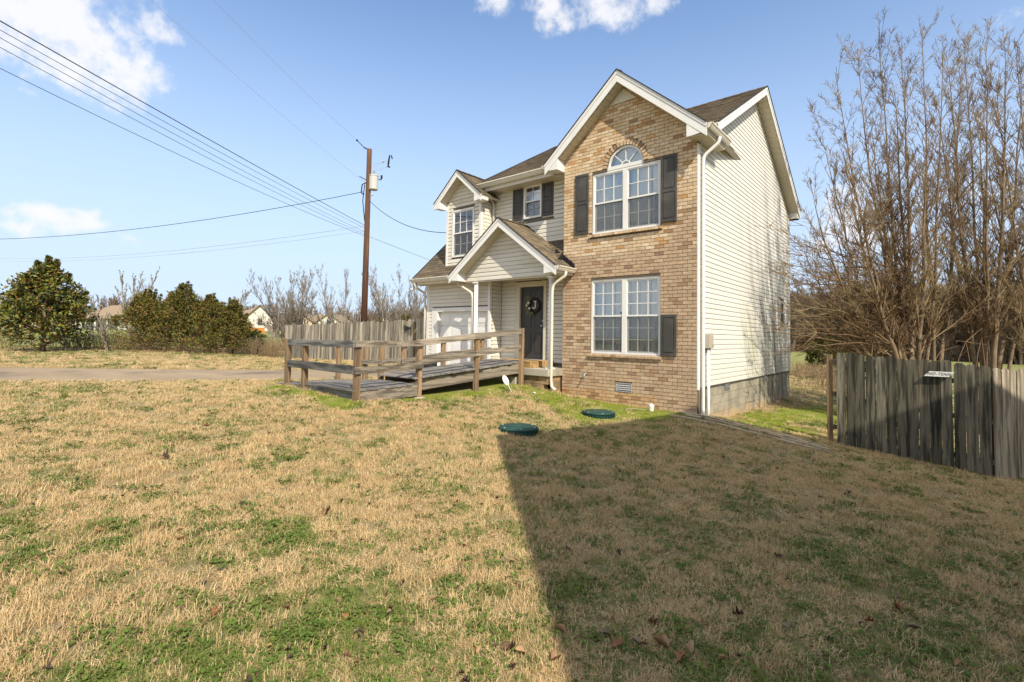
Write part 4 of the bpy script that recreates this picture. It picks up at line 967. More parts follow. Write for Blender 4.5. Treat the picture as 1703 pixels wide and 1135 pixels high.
# arched light above
m = MB(); N_ = 24
def arc(r0, r1, d0, d1, a0=0, a1=PI, n=N_, z_=az):
    vs = []
    for i in range(n+1):
        t = a0+(a1-a0)*i/n
        for rr2, d in ((r0, d0), (r1, d0), (r1, d1), (r0, d1)): vs.append((ax+rr2*math.cos(t), d, z_+rr2*math.sin(t)))
    fs = [(i*4+k, i*4+(k+1) % 4, (i+1)*4+(k+1) % 4, (i+1)*4+k) for i in range(n) for k in range(4)]+[(0, 1, 2, 3), tuple(n*4+k for k in (3, 2, 1, 0))]
    return vs, fs
m.add(*arc(ar-.05, ar, .03, .11)); m.add(*arc(.10, .125, .05, .07)); m.box(ax-ar, ax+ar, .026, .11, az-.055, az+.03)
arch = m.build('arched_window', WHITE, house)
m = MB()
for t in (PI/4, PI/2, 3*PI/4): m.bar((ax+.12*math.cos(t), .06, az+.12*math.sin(t)), (ax+(ar-.04)*math.cos(t), .06, az+(ar-.04)*math.sin(t)), .018, .016, up=(0, 1, 0))
m.build('muntins', WHITE, arch)
m = MB(); m.prism([(ax+(ar-.03)*math.cos(PI*i/20), .075, az+.0+(ar-.03)*math.sin(PI*i/20)) for i in range(21)], (0, .004, 0)); m.build('pane', GLASS, arch)
MB().prism([(ax+(ar-.03)*math.cos(PI*i/12), .24, az+(ar-.03)*math.sin(PI*i/12)) for i in range(13)], (0, .004, 0)).build('curtain', CURT, arch)
sash_window(map_front(YREC), SWN[0], SWN[1], SWN[2], SWN[3], cols=2, rows=2, d0=-.035, curt=[(SWN[0]+.02, SWN[0]+.3, .01)])
sash_window(F0, DW[0]-.04, DW[1]+.04, DW[2]-.04, DW[3]+.04, cols=3, rows=2, d0=-.035, curt=[(DW[0], DW[1]-.15, .025), (DW[1]-.12, DW[1], .02)])
sash_window(map_side(-.0), 7.36, 7.94, 2.19, 2.97, cols=2, rows=1, d0=-.015, curtains=False)
# dark room behind the small side window and dim partition inside
MB().box(-.6, -.3, 7.0, 8.3, 1.8, 3.2).build('interior_wall', DARK, house)
MB().box(-3.3, -.15, 1.6, 1.7, .6, 6.2).build('interior_wall', pmat('dim_interior_paint', (.34, .33, .30), rough=.9), house)
MB().box(-3.3, -.15, .13, 1.6, 3.5, 3.6).build('interior_floor', DARK, house)
MB().box(-8.6, -3.5, 1.9, 2.0, .6, 6.5).build('interior_wall', pmat('dim_interior_paint', (.34, .33, .30), rough=.9), house)
# shutters: two raised panels in a stile and rail frame
def shutter(T, x0, x1, z0, z1, panels=2, rail=None):
    m = MB(); st = .045
    mbox(m, T, x0, x1, -.022, -.003, z0, z1); s = None
    cuts = [z0+.07] + ([z0+(z1-z0)*(rail or .47)] if panels == 2 else []) + [z1-.06]
    mm = MB()
    mbox(m, T, x0, x0+st, -.034, -.022, z0, z1); mbox(m, T, x1-st, x1, -.034, -.022, z0, z1); mbox(m, T, x0+st, x1-st, -.034, -.022, z0, z0+.07); mbox(m, T, x0+st, x1-st, -.034, -.022, z1-.06, z1)
    if panels == 2: zc = z0+(z1-z0)*(rail or .47); mbox(m, T, x0+st, x1-st, -.034, -.022, zc-.035, zc+.035)
    s = m.build('shutter', SHUTTER, house, bevel=.002)
    zs = [(z0+.07, z1-.06)] if panels == 1 else [(z0+.07, zc-.035), (zc+.035, z1-.06)]
    for a, b in zs:
        p = MB(); mbox(p, T, x0+st+.022, x1-st-.022, -.033, -.022, a+.022, b-.022); p.build('shutter_panel', SHUTTER, s, bevel=.004)
shutter(F0, -3.07, -2.68, 4.23, 5.75, rail=.52); shutter(F0, -.81, -.445, 4.25, 5.74, rail=.47); shutter(F0, -.80, -.445, 1.30, 2.21, panels=1)
shutter(map_front(YREC-.006), -5.55, -5.19, 5.02, 5.94, rail=.5); shutter(map_front(YREC-.006), -4.46, -4.11, 5.02, 5.94, rail=.5)
# floodlight under the garage eave
m = MB(); m.tube([(-8.98, -.35, 3.27), (-8.98, -.36, 3.17)], .02, 8); fl = m.build('flood_light', GREYMETAL, house)
m = MB(); m.tube([(-8.98, -.36, 3.17), (-9.03, -.46, 3.10)], [.03, .06], 12); m.build('lamp_head', GREYMETAL, fl)
# downstairs security sticker
m = MB(); m.lathe([(.03, 0), (.03, .002)], (0, 0, 0), 16); st_ = m.mesh('round_sticker', pmat('dark_blue_sticker', (.03, .03, .12), rough=.5)); o = link('round_sticker', st_, house); o.matrix_basis = Matrix.Translation((-1.79, .043, 2.27)) @ Matrix.Rotation(PI/2, 4, 'X')
def far(px, py, d): v = F+R*((px-851.5)/822.7)-U*((py-525.98)/822.7); return CAM+v*d
# ================================================================== WREATH
wr = thing('door_wreath', 'dark twig wreath with cream flowers and a white letter J hanging on the front door', 'wreath', (-4.80, YREC+.02, 2.55))
TWIG = pmat('dark_vine_twigs', (.035, .027, .02), rough=.9, var=.3); FLOW = pmat('cream_cloth_flower', (.68, .62, .48), rough=.9, var=.12, scale=12); LEAFG = pmat('dry_sage_leaf', (.13, .13, .07), rough=.8, var=.3, scale=10)
m = MB(); cx_, cz_ = -4.74, 2.55
for k in range(12):
    ph = RNG.random()*6; pts = []
    for i in range(33):
        t = 2*PI*i/32; rr2 = .185+.022*math.sin(3*t+ph)+RNG.uniform(-.004, .004); pts.append((cx_+rr2*math.cos(t), YREC+.0+.018*math.cos(2*t+ph), cz_+rr2*math.sin(t)))
    m.tube(pts, .009, 5)
m.build('ring', TWIG, wr)
m = MB()
for k in range(70):
    a = RNG.uniform(PI*.6, PI*1.45); b0 = V(cx_+.18*math.cos(a), YREC-.02, cz_+.18*math.sin(a)); d = V(math.cos(a)+RNG.uniform(-.6, .6), RNG.uniform(-.4, .1), math.sin(a)+RNG.uniform(-.9, .5)).normalized(); l = RNG.uniform(.08, .22)
    s = d.cross(V(0, 1, 0)).normalized()*RNG.uniform(.006, .016); m.add([b0, b0+d*l*.5+s, b0+d*l, b0+d*l*.5-s], [(0, 1, 2, 3)])
m.build('foliage', LEAFG, wr)
for fx, fz, fr in ((-4.90, 2.62, .058), (-4.86, 2.47, .05), (-4.96, 2.55, .045)):
    m = MB()
    for k in range(14):
        a = k*2.4; rr2 = fr*(.25+.75*k/13); d = V(math.cos(a), 0, math.sin(a)); c = V(fx, YREC-.055, fz)+d*rr2*.5; s = V(-d.z, 0, d.x)*fr*.42
        m.add([c-d*fr*.3, c+s+V(0, -.012, 0), c+d*fr*.5+V(0, -.02+.03*k/13, 0), c-s+V(0, -.012, 0)], [(0, 1, 2, 3)])
    m.build('flower', FLOW, wr)
m = MB()
jp = [(-.035, .095), (.055, .095)]; x_, z_ = -4.665, 2.56
m.bar((x_-.045, YREC-.05, z_+.10), (x_+.045, YREC-.05, z_+.10), .02, .022, up=(0, 0, 1))
pts = [(x_+.012, YREC-.05, z_+.10), (x_+.012, YREC-.05, z_-.05)]+[(x_-.038+.05*math.cos(t), YREC-.05, z_-.05-.05*math.sin(t)) for t in np.linspace(.2, PI*.95, 9)]
m.tube(pts, [.014]*2+[.014]*8+[.018], 8); m.build('letter_j', pmat('white_painted_wood', (.75, .74, .70), rough=.6), wr)

# ================================================================== WOODEN ACCESS RAMP
RW = wood('ramp_weathered_wood', (.30, .255, .20), (.14, .12, .095), 'y'); RWX = wood('ramp_weathered_wood_x', (.30, .255, .20), (.14, .12, .095), 'x')
RP = wood('ramp_post_wood', (.32, .21, .115), (.17, .125, .085), 'z', objvar=.25); DK = wood('ramp_deck_wood', (.225, .21, .19), (.12, .115, .11), 'x', objvar=.22); DKY = wood('ramp_deck_wood_y', (.225, .21, .19), (.12, .115, .11), 'y', objvar=.22)
GREYW = wood('grey_weathered_rail', (.19, .185, .17), (.08, .08, .075), 'x', objvar=.2)
ramp = thing('wheelchair_ramp', 'weathered wooden wheelchair ramp with plank deck, posts and two rails leading to the porch', 'ramp', (-4.7, -3.5, .5))
def post(x, y, z0, z1, lean=0, rot=.0, s=.098):
    m = MB(); c, sn = math.cos(rot)*s/2, math.sin(rot)*s/2
    q = [(x+c-sn, y+sn+c, z0), (x-c-sn, y-sn+c, z0), (x-c+sn, y-sn-c, z0), (x+c+sn, y+sn-c, z0)]
    m.prism([Vector(a) for a in q], (lean, 0, z1-z0)); return m.build('post', RP, ramp, bevel=.004)
N1 = [(-4.05, -.86), (-4.11, -2.40), (-4.13, -4.02)]          # lawn side posts of the upper run
def dz(y): return 1.05+(y+.86)*(1.05-.83)/(4.02-.86)           # deck height along the upper run
post(*N1[0], .40, 1.885); post(*N1[1], .36, 1.745); post(*N1[2], .40, 1.585)
P4 = (-3.90, -5.57); post(*P4, .44, 1.56, rot=.1)
P5 = (-5.97, -5.46); P6 = (-6.75, -5.44); post(*P5, .45, 1.49); post(*P6, .50, 1.55, lean=-.02, rot=.2)
FX = -5.33
R6 = (FX, -.95); R5 = (FX, -2.3); R4 = (FX+.02, -3.5)
post(*R6, .85, 1.725); post(*R5, .55, 1.62); post(*R4, .5, 1.50)
R3 = (-5.42, -4.02); R2 = (-5.98, -4.05); R1 = (-7.05, -4.08)
post(*R3, .45, 1.47); post(*R2, .5, 1.46); post(*R1, .45, 1.42)
def board(name, a, b, w, h, mat, par=ramp, roll_=0, bev=.004):
    m = MB(); m.bar(a, b, w, h); return m.build(name, mat, par, bevel=bev)
# upper run rails: lawn side (outer faces) and far side
o1 = .068
board('top_rail', (N1[0][0]+o1-.06, N1[0][1]+.03, 1.80), (N1[1][0]+o1, N1[1][1]-.15, 1.665), .038, .125, RW); board('top_rail', (N1[1][0]+o1+.001, N1[1][1]-.13, 1.667), (N1[2][0]+o1, N1[2][1]-.02, 1.52), .038, .125, RW)
board('middle_rail', (N1[0][0]+o1-.06, N1[0][1]+.03, 1.42), (N1[1][0]+o1, N1[1][1]-.1, 1.27), .038, .11, RW); board('middle_rail', (N1[1][0]+o1+.001, N1[1][1]-.08, 1.272), (N1[2][0]+o1, N1[2][1]-.02, 1.12), .038, .11, RW)
board('top_rail', (R6[0]+.07, R6[1]+.25, 1.665), (R5[0]+.07, R5[1]-.2, 1.56), .038, .12, RW); board('top_rail', (R5[0]+.071, R5[1]-.16, 1.555), (R4[0]+.06, R4[1]-.1, 1.44), .038, .12, RW)
board('middle_rail', (R6[0]+.07, R6[1]+.25, 1.33), (R5[0]+.07, R5[1]-.2, 1.21), .038, .10, RW); board('middle_rail', (R5[0]+.071, R5[1]-.16, 1.205), (R4[0]+.06, R4[1]-.1, 1.08), .038, .10, RW)
# landing and lower run rails
board('top_rail', (N1[2][0]+.075, N1[2][1]+.05, 1.505), (P4[0]+.075, P4[1]-.08, 1.50), .038, .115, RW); board('middle_rail', (N1[2][0]+.075, N1[2][1]+.05, 1.07), (P4[0]+.075, P4[1]-.08, 1.035), .038, .12, RW)
board('top_rail', (P4[0]+.0, P4[1]-.07, 1.50), (P6[0]+.03, P6[1]-.02, 1.475), .038, .13, GREYW); board('middle_rail', (P4[0]+.0, P4[1]-.07, 1.05), (P6[0]+.03, P6[1]-.02, 1.03), .038, .15, GREYW)
board('middle_rail', (R4[0], R4[1]-.03, 1.10), (R3[0]+.02, R3[1]-.06, 1.08), .038, .10, RW)
board('middle_rail', (R3[0]+.1, R3[1]-.07, 1.07), (R2[0]-.2, R2[1]-.07, 1.04), .038, .10, RWX)
board('loose_rail_piece', (R1[0]-.16, R1[1]-.05, 1.375), (R1[0]+.12, R1[1]-.07, 1.43), .038, .06, GREYW)
# skirts
board('skirt_board', (N1[0][0]-.07, N1[0][1]+.0, dz(-.86)-.17), (N1[2][0]-.07, N1[2][1], dz(-4.02)-.17), .038, .235, RW); board('skirt_board', (FX+.06, -.9, dz(-.86)-.17), (FX+.06, -4.0, dz(-4.02)-.17), .038, .235, RW)
board('skirt_board', (N1[2][0]-.0, N1[2][1]+.0, .565), (P4[0]-.02, P4[1]+.03, .575), .038, .225, RW)
board('skirt_board', (P4[0]-.04, P4[1]+.02, .575), (P5[0], P5[1]+.02, .53), .038, .22, GREYW); board('skirt_board', (P5[0], P5[1]+.021, .53), (P6[0]-.55, P6[1]+.02, .47), .038, .2, GREYW)
# deck planks
def plank(q, t=.03, mat=DK):
    m = MB(); m.prism([Vector(a) for a in q], (0, 0, -t)); return m.build('deck_plank', mat, ramp, bevel=.003)
y = -.64; k = 0
while y > -4.05:
    y1 = y-.14; j = RNG.uniform(-.02, .02); jz = RNG.uniform(-.003, .003)
    plank([(-4.13+.055+j, y, dz(y)+.0+jz), (FX+.02+j, y, dz(y)+jz), (FX+.02+j, y1+.007, dz(y1)+jz), (-4.13+.055+j, y1+.007, dz(y1)+jz)]); y = y1
y = -4.09
while y > -5.5:
    y1 = y-.14; xr = np.interp(y, [-5.57, -4.02], [-3.88, -4.10]); j = RNG.uniform(-.012, .012); jz = RNG.uniform(-.002, .003)
    plank([(xr+j, y, .70+jz), (-5.35, y, .70+jz), (-5.35, y1+.008, .70+jz), (xr+.015+j, y1+.008, .70+jz)]); y = y1
x = -5.36
while x > -7.3:
    x1 = x-.14; za, zb_ = [.70+(q+5.36)*.07 for q in (x, x1)]; jz = RNG.uniform(-.002, .003)
    plank([(x, -5.43, za+jz), (x, -4.10, za+jz), (x1+.008, -4.10, zb_+jz), (x1+.008, -5.43, zb_+jz)], mat=DKY); x = x1
# threshold platform on the porch slab
NEWW = wood('newer_yellow_wood', (.46, .30, .13), (.30, .19, .08), 'x', objvar=.1)
for k, (a, b) in enumerate(((-5.3, -4.86), (-4.86, -4.42), (-4.42, -3.98))): MB().box(a+.003, b-.003, -.60+(.10 if k == 9 else 0), -.1, 1.012, 1.045).build('deck_plank', NEWW, ramp, bevel=.003)
MB().box(-5.3, -3.98, -.62+.03, -.56, .887, 1.01).build('platform_riser', NEWW, ramp, bevel=.003); MB().box(-4.02, -3.98, -.555, .40, .887, 1.01).build('platform_riser', NEWW, ramp, bevel=.003); MB().box(-5.3, -3.985, -.09, .42, 1.012, 1.043).build('platform_sheet', NEWW, ramp, bevel=.003)
# joists below
for y in (-1.5, -2.4, -3.3): MB().box(FX+.08, -4.22, y, y+.04, dz(y)-.2, dz(y)-.03).build('joist', RWX, ramp)
# concrete footings
t_ = tag(MB().box(-4.25, -4.02, -4.14, -3.92, .34, .43).build('footing_block', CONC, None, bevel=.01), 'small concrete pad under the ramp post beside the landing', 'concrete block')
t_ = tag(MB().box(-4.22, -3.86, -1.02, -.68, .36, .425).build('footing_block', CONC, None, bevel=.01), 'flat concrete pad under the last ramp post before the porch', 'concrete block')
t_ = tag(MB().box(-4.75, -4.2, -.90, -.66, .40, .66).build('stacked_block', CONC, None, bevel=.01), 'pale concrete block standing under the top of the ramp', 'concrete block')
# planters by the garage, seen below the rail
for k, (x, y, s) in enumerate(((-7.75, -.62, .17), (-7.45, -.9, .20))):
    m = MB(); m.lathe([(s*.7, 0), (s, .1), (s*.95, .24), (s*.6, .31), (s*.3, .33)], (x, y, g1(x, y)+.02), 14)
    tag(m.build('flower_pot', BLACK, None, smooth=False), ('small dark round pot by the garage door jamb', 'larger dark round pot in front of the garage door')[k], 'pot')

# ================================================================== SMALL THINGS ON THE LAWN
LID = pmat('dark_green_plastic_lid', (.012, .055, .045), rough=.5, var=.25, scale=6, spec=.4, col2=(.03, .075, .06), c2scale=4, c2lo=.5, c2hi=.7)
def septic_lid(x, y, r_, label):
    z = g1(x, y); m = MB(); m.lathe([(r_*.93, z-.02), (r_*.95, z+.045), (r_*.95, z+.06)], (x, y, 0), 40)
    o = m.build('septic_tank_lid', LID); tag(o, label, 'tank lid', 'green septic tank lids')
    m = MB(); m.lathe([(r_, z+.062), (r_*1.0, z+.075), (r_*.96, z+.088), (r_*.5, z+.098), (0.01, z+.10)], (x, y, 0), 40); m.build('lid_cover', LID, o, smooth=True)
    m = MB()
    for k in range(36):
        a = 2*PI*k/36; c, s = math.cos(a), math.sin(a); m.bar((x+c*r_*.95, y+s*r_*.95, z+.028), (x+c*r_*1.0, y+s*r_*1.0, z+.028), .02, .05)
    stuff(m.build('rim_ribs', LID, o))
    for k in range(6):
        a = 2*PI*k/6+.3; m = MB(); m.lathe([(.014, z+.085), (.014, z+.098)], (x+math.cos(a)*r_*.86, y+math.sin(a)*r_*.86, 0), 8); m.build('lid_screw', GREYMETAL, o)
septic_lid(-1.40, -1.62, .335, 'dark green round tank lid on the sunlit mossy turf near the brick wall')
septic_lid(-1.34, -4.22, .325, 'dark green round tank lid half in shade, farther out on the lawn')
PVC = pmat('white_pvc_plastic', (.72, .72, .70), rough=.4, var=.05)
x, y = -.86, -.33; z = g1(x, y)
pp = MB().lathe([(.05, z-.1), (.05, z+.13)], (x, y, 0), 20).build('cleanout_pipe', PVC, None, smooth=False); tag(pp, 'white capped plastic cleanout pipe standing in the grass before the brick wall', 'pipe')
m = MB(); m.lathe([(.058, z+.085), (.058, z+.135), (.05, z+.145)], (x, y, 0), 20); m.lathe([(.022, z+.145), (.022, z+.17)], (x, y, 0), 4); m.build('pipe_cap', PVC, pp)
m = MB(); m.tube([(-1.35, -.52, g1(-1.35, -.52)+.02), (-.93, -.42, g1(-.93, -.42)+.03)], .009, 6); tag(m.build('stick', pmat('pale_stick', (.38, .33, .24), rough=.9)), 'pale thin stick lying in the grass by the white pipe', 'stick')
# white oval marker
mk = thing('oval_marker', 'white oval plastic marker leaning on a thin white stake in the grass below the ramp', 'marker', (-3.62, -1.72, g1(-3.62, -1.72)))
b0 = V(-3.55, -1.80, g1(-3.55, -1.80)); tdir = V(-.42, .05, .52).normalized()
m = MB(); m.bar(b0-tdir*.04, b0+tdir*.30, .012, .008); m.build('stake', PVC, mk)
c0 = b0+tdir*.33; sd_ = V(.60, -.50, .50); nrm = V(.45, -.85, .30).normalized(); sdv = nrm.cross(tdir).normalized()
m = MB(); m.prism([c0+tdir*.135*math.sin(2*PI*i/20)+sdv*.062*math.cos(2*PI*i/20) for i in range(20)], nrm*.008); m.build('oval_plate', PVC, mk)
m = MB(); m.bar(c0-tdir*.11+nrm*.010, c0+tdir*.11+nrm*.010, .008, .002); m.build('plate_mark', DARK, mk)
m = MB(); x, y = -3.2, -1.45; z = g1(x, y)+.02; m.add([(x-.09, y, z), (x, y-.04, z+.02), (x+.09, y-.01, z), (x+.01, y+.05, z+.03)], [(0, 1, 2, 3)]); tag(m.build('paper_scrap', PVC), 'crumpled white scrap in the mossy grass near the stoop', 'litter')
# grey lumber lying on the lawn
LUM = wood('old_grey_lumber', (.55, .45, .31), (.27, .21, .14), 'x', objvar=.2)
LB = [((-.30, -.66), (2.45, -.42), 'grey weathered board lying nearest on the lawn, split at the right end'), ((-.10, -.34), (2.35, -.12), 'grey weathered board, second from the lawn side'),
      ((.12, -.02), (2.3, .16), 'grey weathered board lying third in the row'), ((.28, .30), (2.1, .44), 'thin grey board lying nearest the downspout'), ((-.40, -.20), (.55, -.02), 'short grey stick of lumber lying at the foot of the brick corner')]
for (a, b, lab) in LB:
    n = 6; m = MB(); w = .06; pts = []
    for i in range(n+1):
        f = i/n; x, y = a[0]+(b[0]-a[0])*f, a[1]+(b[1]-a[1])*f; pts.append(V(x, y, g1(x, y)+.045))
        dd = (pts[-1]-pts[0]).normalized(); sdw = V(-dd.y, dd.x, 0)*(.5*w if 'thin' not in lab else .025); vs = []
    for p in pts: vs += [p-sdw-V(0, 0, .03), p+sdw-V(0, 0, .03), p+sdw+V(0, 0, .004), p-sdw+V(0, 0, .004)]
    m.add(vs, [(i*4+k, i*4+(k+1) % 4, (i+1)*4+(k+1) % 4, (i+1)*4+k) for i in range(n) for k in range(4)]+[(0, 1, 2, 3), tuple(n*4+k for k in (3, 2, 1, 0))])
    tag(m.build('lumber_board', LUM, None, bevel=.004), lab, 'board', 'boards lying between the house and the fence')

# ================================================================== FENCES
PK = wood('fence_picket_dark_wood', (.165, .15, .11), (.055, .052, .038), 'z', objvar=.4); PKL = wood('fence_picket_pale_wood', (.36, .31, .235), (.17, .14, .105), 'z', objvar=.15)
PKG = wood('fence_picket_grey_wood', (.35, .31, .24), (.15, .135, .11), 'z', objvar=.5)
def picket_mesh(name, w, h, mat, ear=.035, t=.018):
    m = MB(); m.prism([(-w/2, 0, 0), (w/2, 0, 0), (w/2, 0, h-ear), (w/2-ear, 0, h), (-w/2+ear, 0, h), (-w/2, 0, h-ear)], (0, t, 0))
    me = m.mesh(name, mat); bm = bmesh.new(); bm.from_mesh(me); bmesh.ops.recalc_face_normals(bm, faces=bm.faces[:]); bm.to_mesh(me); bm.free(); return me
def panel(th, a, b, n, hs, mats, gap=.008, z_off=0, rail_side=1, jitter=.03, rails=3):
    a = Vector(a); b = Vector(b); d = b-a; L_ = d.length; u = d.normalized(); ang = math.atan2(u.y, u.x); nn_ = V(-u.y, u.x, 0)*rail_side
    w = L_/n-gap; cache = {}
    for i in range(n):
        p = a+u*((i+.5)*L_/n); h = hs if not callable(hs) else hs(i/n)
        key = RNG.randrange(3)
        if key not in cache: cache[key] = picket_mesh('picket', w*(1-.018*key), h+.014*key, mats[key % len(mats)])
        o = link('picket', cache[key], th, loc=(p.x, p.y, g1(p.x, p.y)+.02+RNG.uniform(-jitter, jitter)*.5+z_off))
        o.rotation_euler = (RNG.uniform(-.008, .008), RNG.uniform(-.010, .010), ang+RNG.uniform(-.02, .02)); o.scale.z = 1+RNG.uniform(-jitter, jitter)*.4
    for k in range(rails):
        f = (.14, .52, .86)[k]*1.8; pa, pb = a+nn_*.045, b+nn_*.045
        m = MB(); m.bar((pa.x, pa.y, g1(a.x, a.y)+f), (pb.x, pb.y, g1(b.x, b.y)+f), .04, .085); m.build('fence_rail', mats[0], th)
FN = thing('picket_fence', 'tall dark weathered picket fence with dog-eared boards on the right, below the bare trees', 'fence', (3.3, 1.3, -.45))
FA, FB, FC = (2.27, 1.44, 0), (4.50, 1.24, 0), (6.4, 3.6, 0)
panel(FN, FA, FB, 14, 1.83, (PK, PK, PK), gap=.005)
panel(FN, (4.54, 1.27, 0), FC, 19, 1.84, (PKL, PKL, PKL), gap=.006)
def fpost(th, x, y, h, mat, s=.09): z = g1(x, y); return MB().box(x-s/2, x+s/2, y-s/2, y+s/2, z-.2, z+h).build('fence_post', mat, th, bevel=.004)
PB = wood('brown_fence_post', (.23, .155, .085), (.11, .08, .05), 'z')
fpost(FN, 2.14, 1.56, 1.78, PB); fpost(FN, 3.35, 1.46, 1.7, PB); fpost(FN, 4.54, 1.38, 1.7, PB); fpost(FN, 5.5, 2.6, 1.7, PB)
for k, hh in enumerate((.28, .95, 1.60)): z = g1(2.2, 1.5); MB().box(2.08, 2.26, 1.52, 1.56, z+hh, z+hh+.09).build('rail_end', PB, FN, bevel=.003)
# plate on the fence
PLM = pmat('white_sign_metal', (.66, .66, .63), rough=.45, var=.08)
sg = thing('fence_sign', 'small white metal plate reading MID-TENN mounted on the dark picket fence', 'sign', (3.92, 1.2, 1.14))
fz = 1.135; u = (Vector(FB)-Vector(FA)).normalized(); nf = V(u.y, -u.x, 0)
c = V(3.80, 1.278, fz); a_ = c-u*.17; b_ = c+u*.17; sh = u*.075
up_ = V(0, 0, .055)-nf*.0
p0, p1, p2, p3 = a_+nf*.03-V(0, 0, .045), b_+nf*.03-V(0, 0, .045), b_+sh+nf*.016+V(0, 0, .045), a_+sh+nf*.016+V(0, 0, .045)
pn = (p1-p0).cross(p3-p0).normalized(); pn = pn if pn.z > 0 else -pn
MB().prism([p0, p1, p2, p3], -pn*.006).build('plate', PLM, sg)
MB().prism([p0, p1, p1-V(0, 0, .014), p0-V(0, 0, .014)], -nf*.006).build('plate_edge', DARK, sg)
def text_mesh(body, size, name, mat, parent, mtx, extrude=.001):
    cu = bpy.data.curves.new(name, 'FONT'); cu.body = body; cu.size = size; cu.extrude = extrude; cu.space_character = 1.18; cu.align_x = 'CENTER'; cu.align_y = 'CENTER'
    tmp = bpy.data.objects.new('tmp', cu); COL.objects.link(tmp); dg = bpy.context.evaluated_depsgraph_get(); me = bpy.data.meshes.new_from_object(tmp.evaluated_get(dg)); bpy.data.objects.remove(tmp)
    me.transform(mtx); me.materials.clear(); me.materials.append(mat); return link(name, me, parent)
ex = (p1-p0).normalized(); ey = (p3-p0-ex*(p3-p0).dot(ex)).normalized(); ctr = (p0+p1+p2+p3)/4+pn*.003
# sheared lettering follows the slant of the plate
shx = (p3-p0).dot(ex)/(p3-p0).dot(ey)
M_ = Matrix(((ex.x*1.0, ey.x+ex.x*shx*.4, pn.x, ctr.x), (ex.y, ey.y+ex.y*shx*.4, pn.y, ctr.y), (ex.z, ey.z+ex.z*shx*.4, pn.z, ctr.z), (0, 0, 0, 1)))
text_mesh('MID-TENN', .078, 'lettering', DARK, sg, M_ @ Matrix.Diagonal((.78, .9, 1, 1)))
# far grey fence behind the ramp
FG = thing('picket_fence', 'grey weathered picket fence behind the ramp running from the garage to the left', 'fence', (-15, 1.6, .4))
panel(FG, (-21.75, 1.45, 0), (-8.76, 1.75, 0), 88, 1.78, (PKG, PKG, PKG), gap=.012, z_off=-.12, jitter=.05, rails=2)
for x in np.linspace(-21.7, -8.9, 6): fpost(FG, x, 1.68, 1.6, PB)
m = MB(); q = V(-11.9, 1.66, 1.93); m.prism([q+V(-.22, -.02, .13), q+V(.24, -.02, .0), q+V(-.20, -.02, -.12), q+V(-.07, -.02, 0)], (0, -.02, 0)); tag(m.build('black_pennant', BLACK), 'small black arrow shaped ornament fixed on the grey fence behind the ramp', 'ornament')

# ================================================================== UTILITY POLE AND WIRES
POLEW = pmat('creosote_pole_wood', (.095, .047, .028), rough=.85, var=.3, scale=2, stretch=(8, 8, .6), bump=.5, bscale=6, bstretch=(10, 10, .6), col2=(.22, .125, .065), c2scale=1.2, c2lo=.52, c2hi=.78, c2stretch=(4, 4, .5))
pl = thing('utility_pole', 'tall brown wooden utility pole with a grey transformer can, behind the grey fence', 'utility pole', (-17.32, 3.3, .5))
pb, pt = V(-17.38, 3.25, .2), V(-16.93, 3.0, 10.62)
def at_pole(z): f = (z-pb.z)/(pt.z-pb.z); return pb.lerp(pt, f)
m = MB(); m.tube([pb, at_pole(5), pt], [.165, .14, .115], 16); m.build('pole', POLEW, pl, smooth=True)
CANM = pmat('pale_grey_can_paint', (.50, .50, .46), rough=.45, var=.1, scale=5)
rgt = V(R.x, R.y, 0).normalized()
cc = at_pole(9.0)+rgt*.25+V(0, 0, 0)
m = MB(); m.lathe([(.19, -.36), (.21, -.34), (.215, .30), (.23, .31), (.23, .345), (.19, .37), (.05, .39)], cc, 20); can = m.build('transformer', CANM, pl, smooth=False)
m = MB(); bz = cc+V(.03, 0, .38); m.lathe([(.035, 0), (.05, .05), (.03, .08), (.05, .12), (.03, .15), (.045, .19), (.015, .23)], bz, 10); m.build('bushing', pmat('grey_porcelain', (.3, .29, .28), rough=.3), can)
m = MB(); m.tube([cc+rgt*.23+V(0, 0, .18), cc+rgt*.33+V(0, 0, .14), cc+rgt*.38+V(0, 0, .22), cc+rgt*.38+V(0, 0, .36)], [.02, .025, .05, .05], 8); m.build('surge_arrester', DARK, can)
m = MB()
for z in (8.4, 8.9): m.bar(at_pole(z), at_pole(z)+rgt*.25, .08, .05)
m.build('bracket', GREYMETAL, pl)
WIRE = pmat('dark_wire', (.03, .03, .035), rough=.6); WIREG = pmat('grey_wire', (.38, .40, .44), rough=.5)
co = at_pole(10.0)+rgt*.95+V(0, 0, .05)
m = MB(); m.tube([co+V(-.05, 0, -.25), co+V(-.02, 0, -.1), co+V(.05, 0, .22), co+V(.1, 0, .3)], [.03, .045, .035, .02], 8); m.tube([co+V(-.05, 0, -.25), co+V(.08, 0, -.30)], .04, 8); m.tube([co+rgt*.12+V(0, 0, .28), co+rgt*.17+V(0, 0, .12)], .03, 6); m.build('fuse_cutout', DARK, pl)
m = MB(); m.tube([at_pole(9.85), at_pole(9.9)+rgt*.5+V(0, 0, .05), co+V(-.02, 0, 0)], .012, 5); m.tube([co-rgt*.30-V(0, 0, .02), co-rgt*.22], .05, 8); m.build('cutout_arm', GREYMETAL, pl)
m = MB(); m.tube([co+V(-.05, 0, -.25), at_pole(9.6)+rgt*.5, bz+V(0, 0, .4), bz+V(0, 0, .22)], .009, 4); m.build('lead_wire', WIREG, pl)
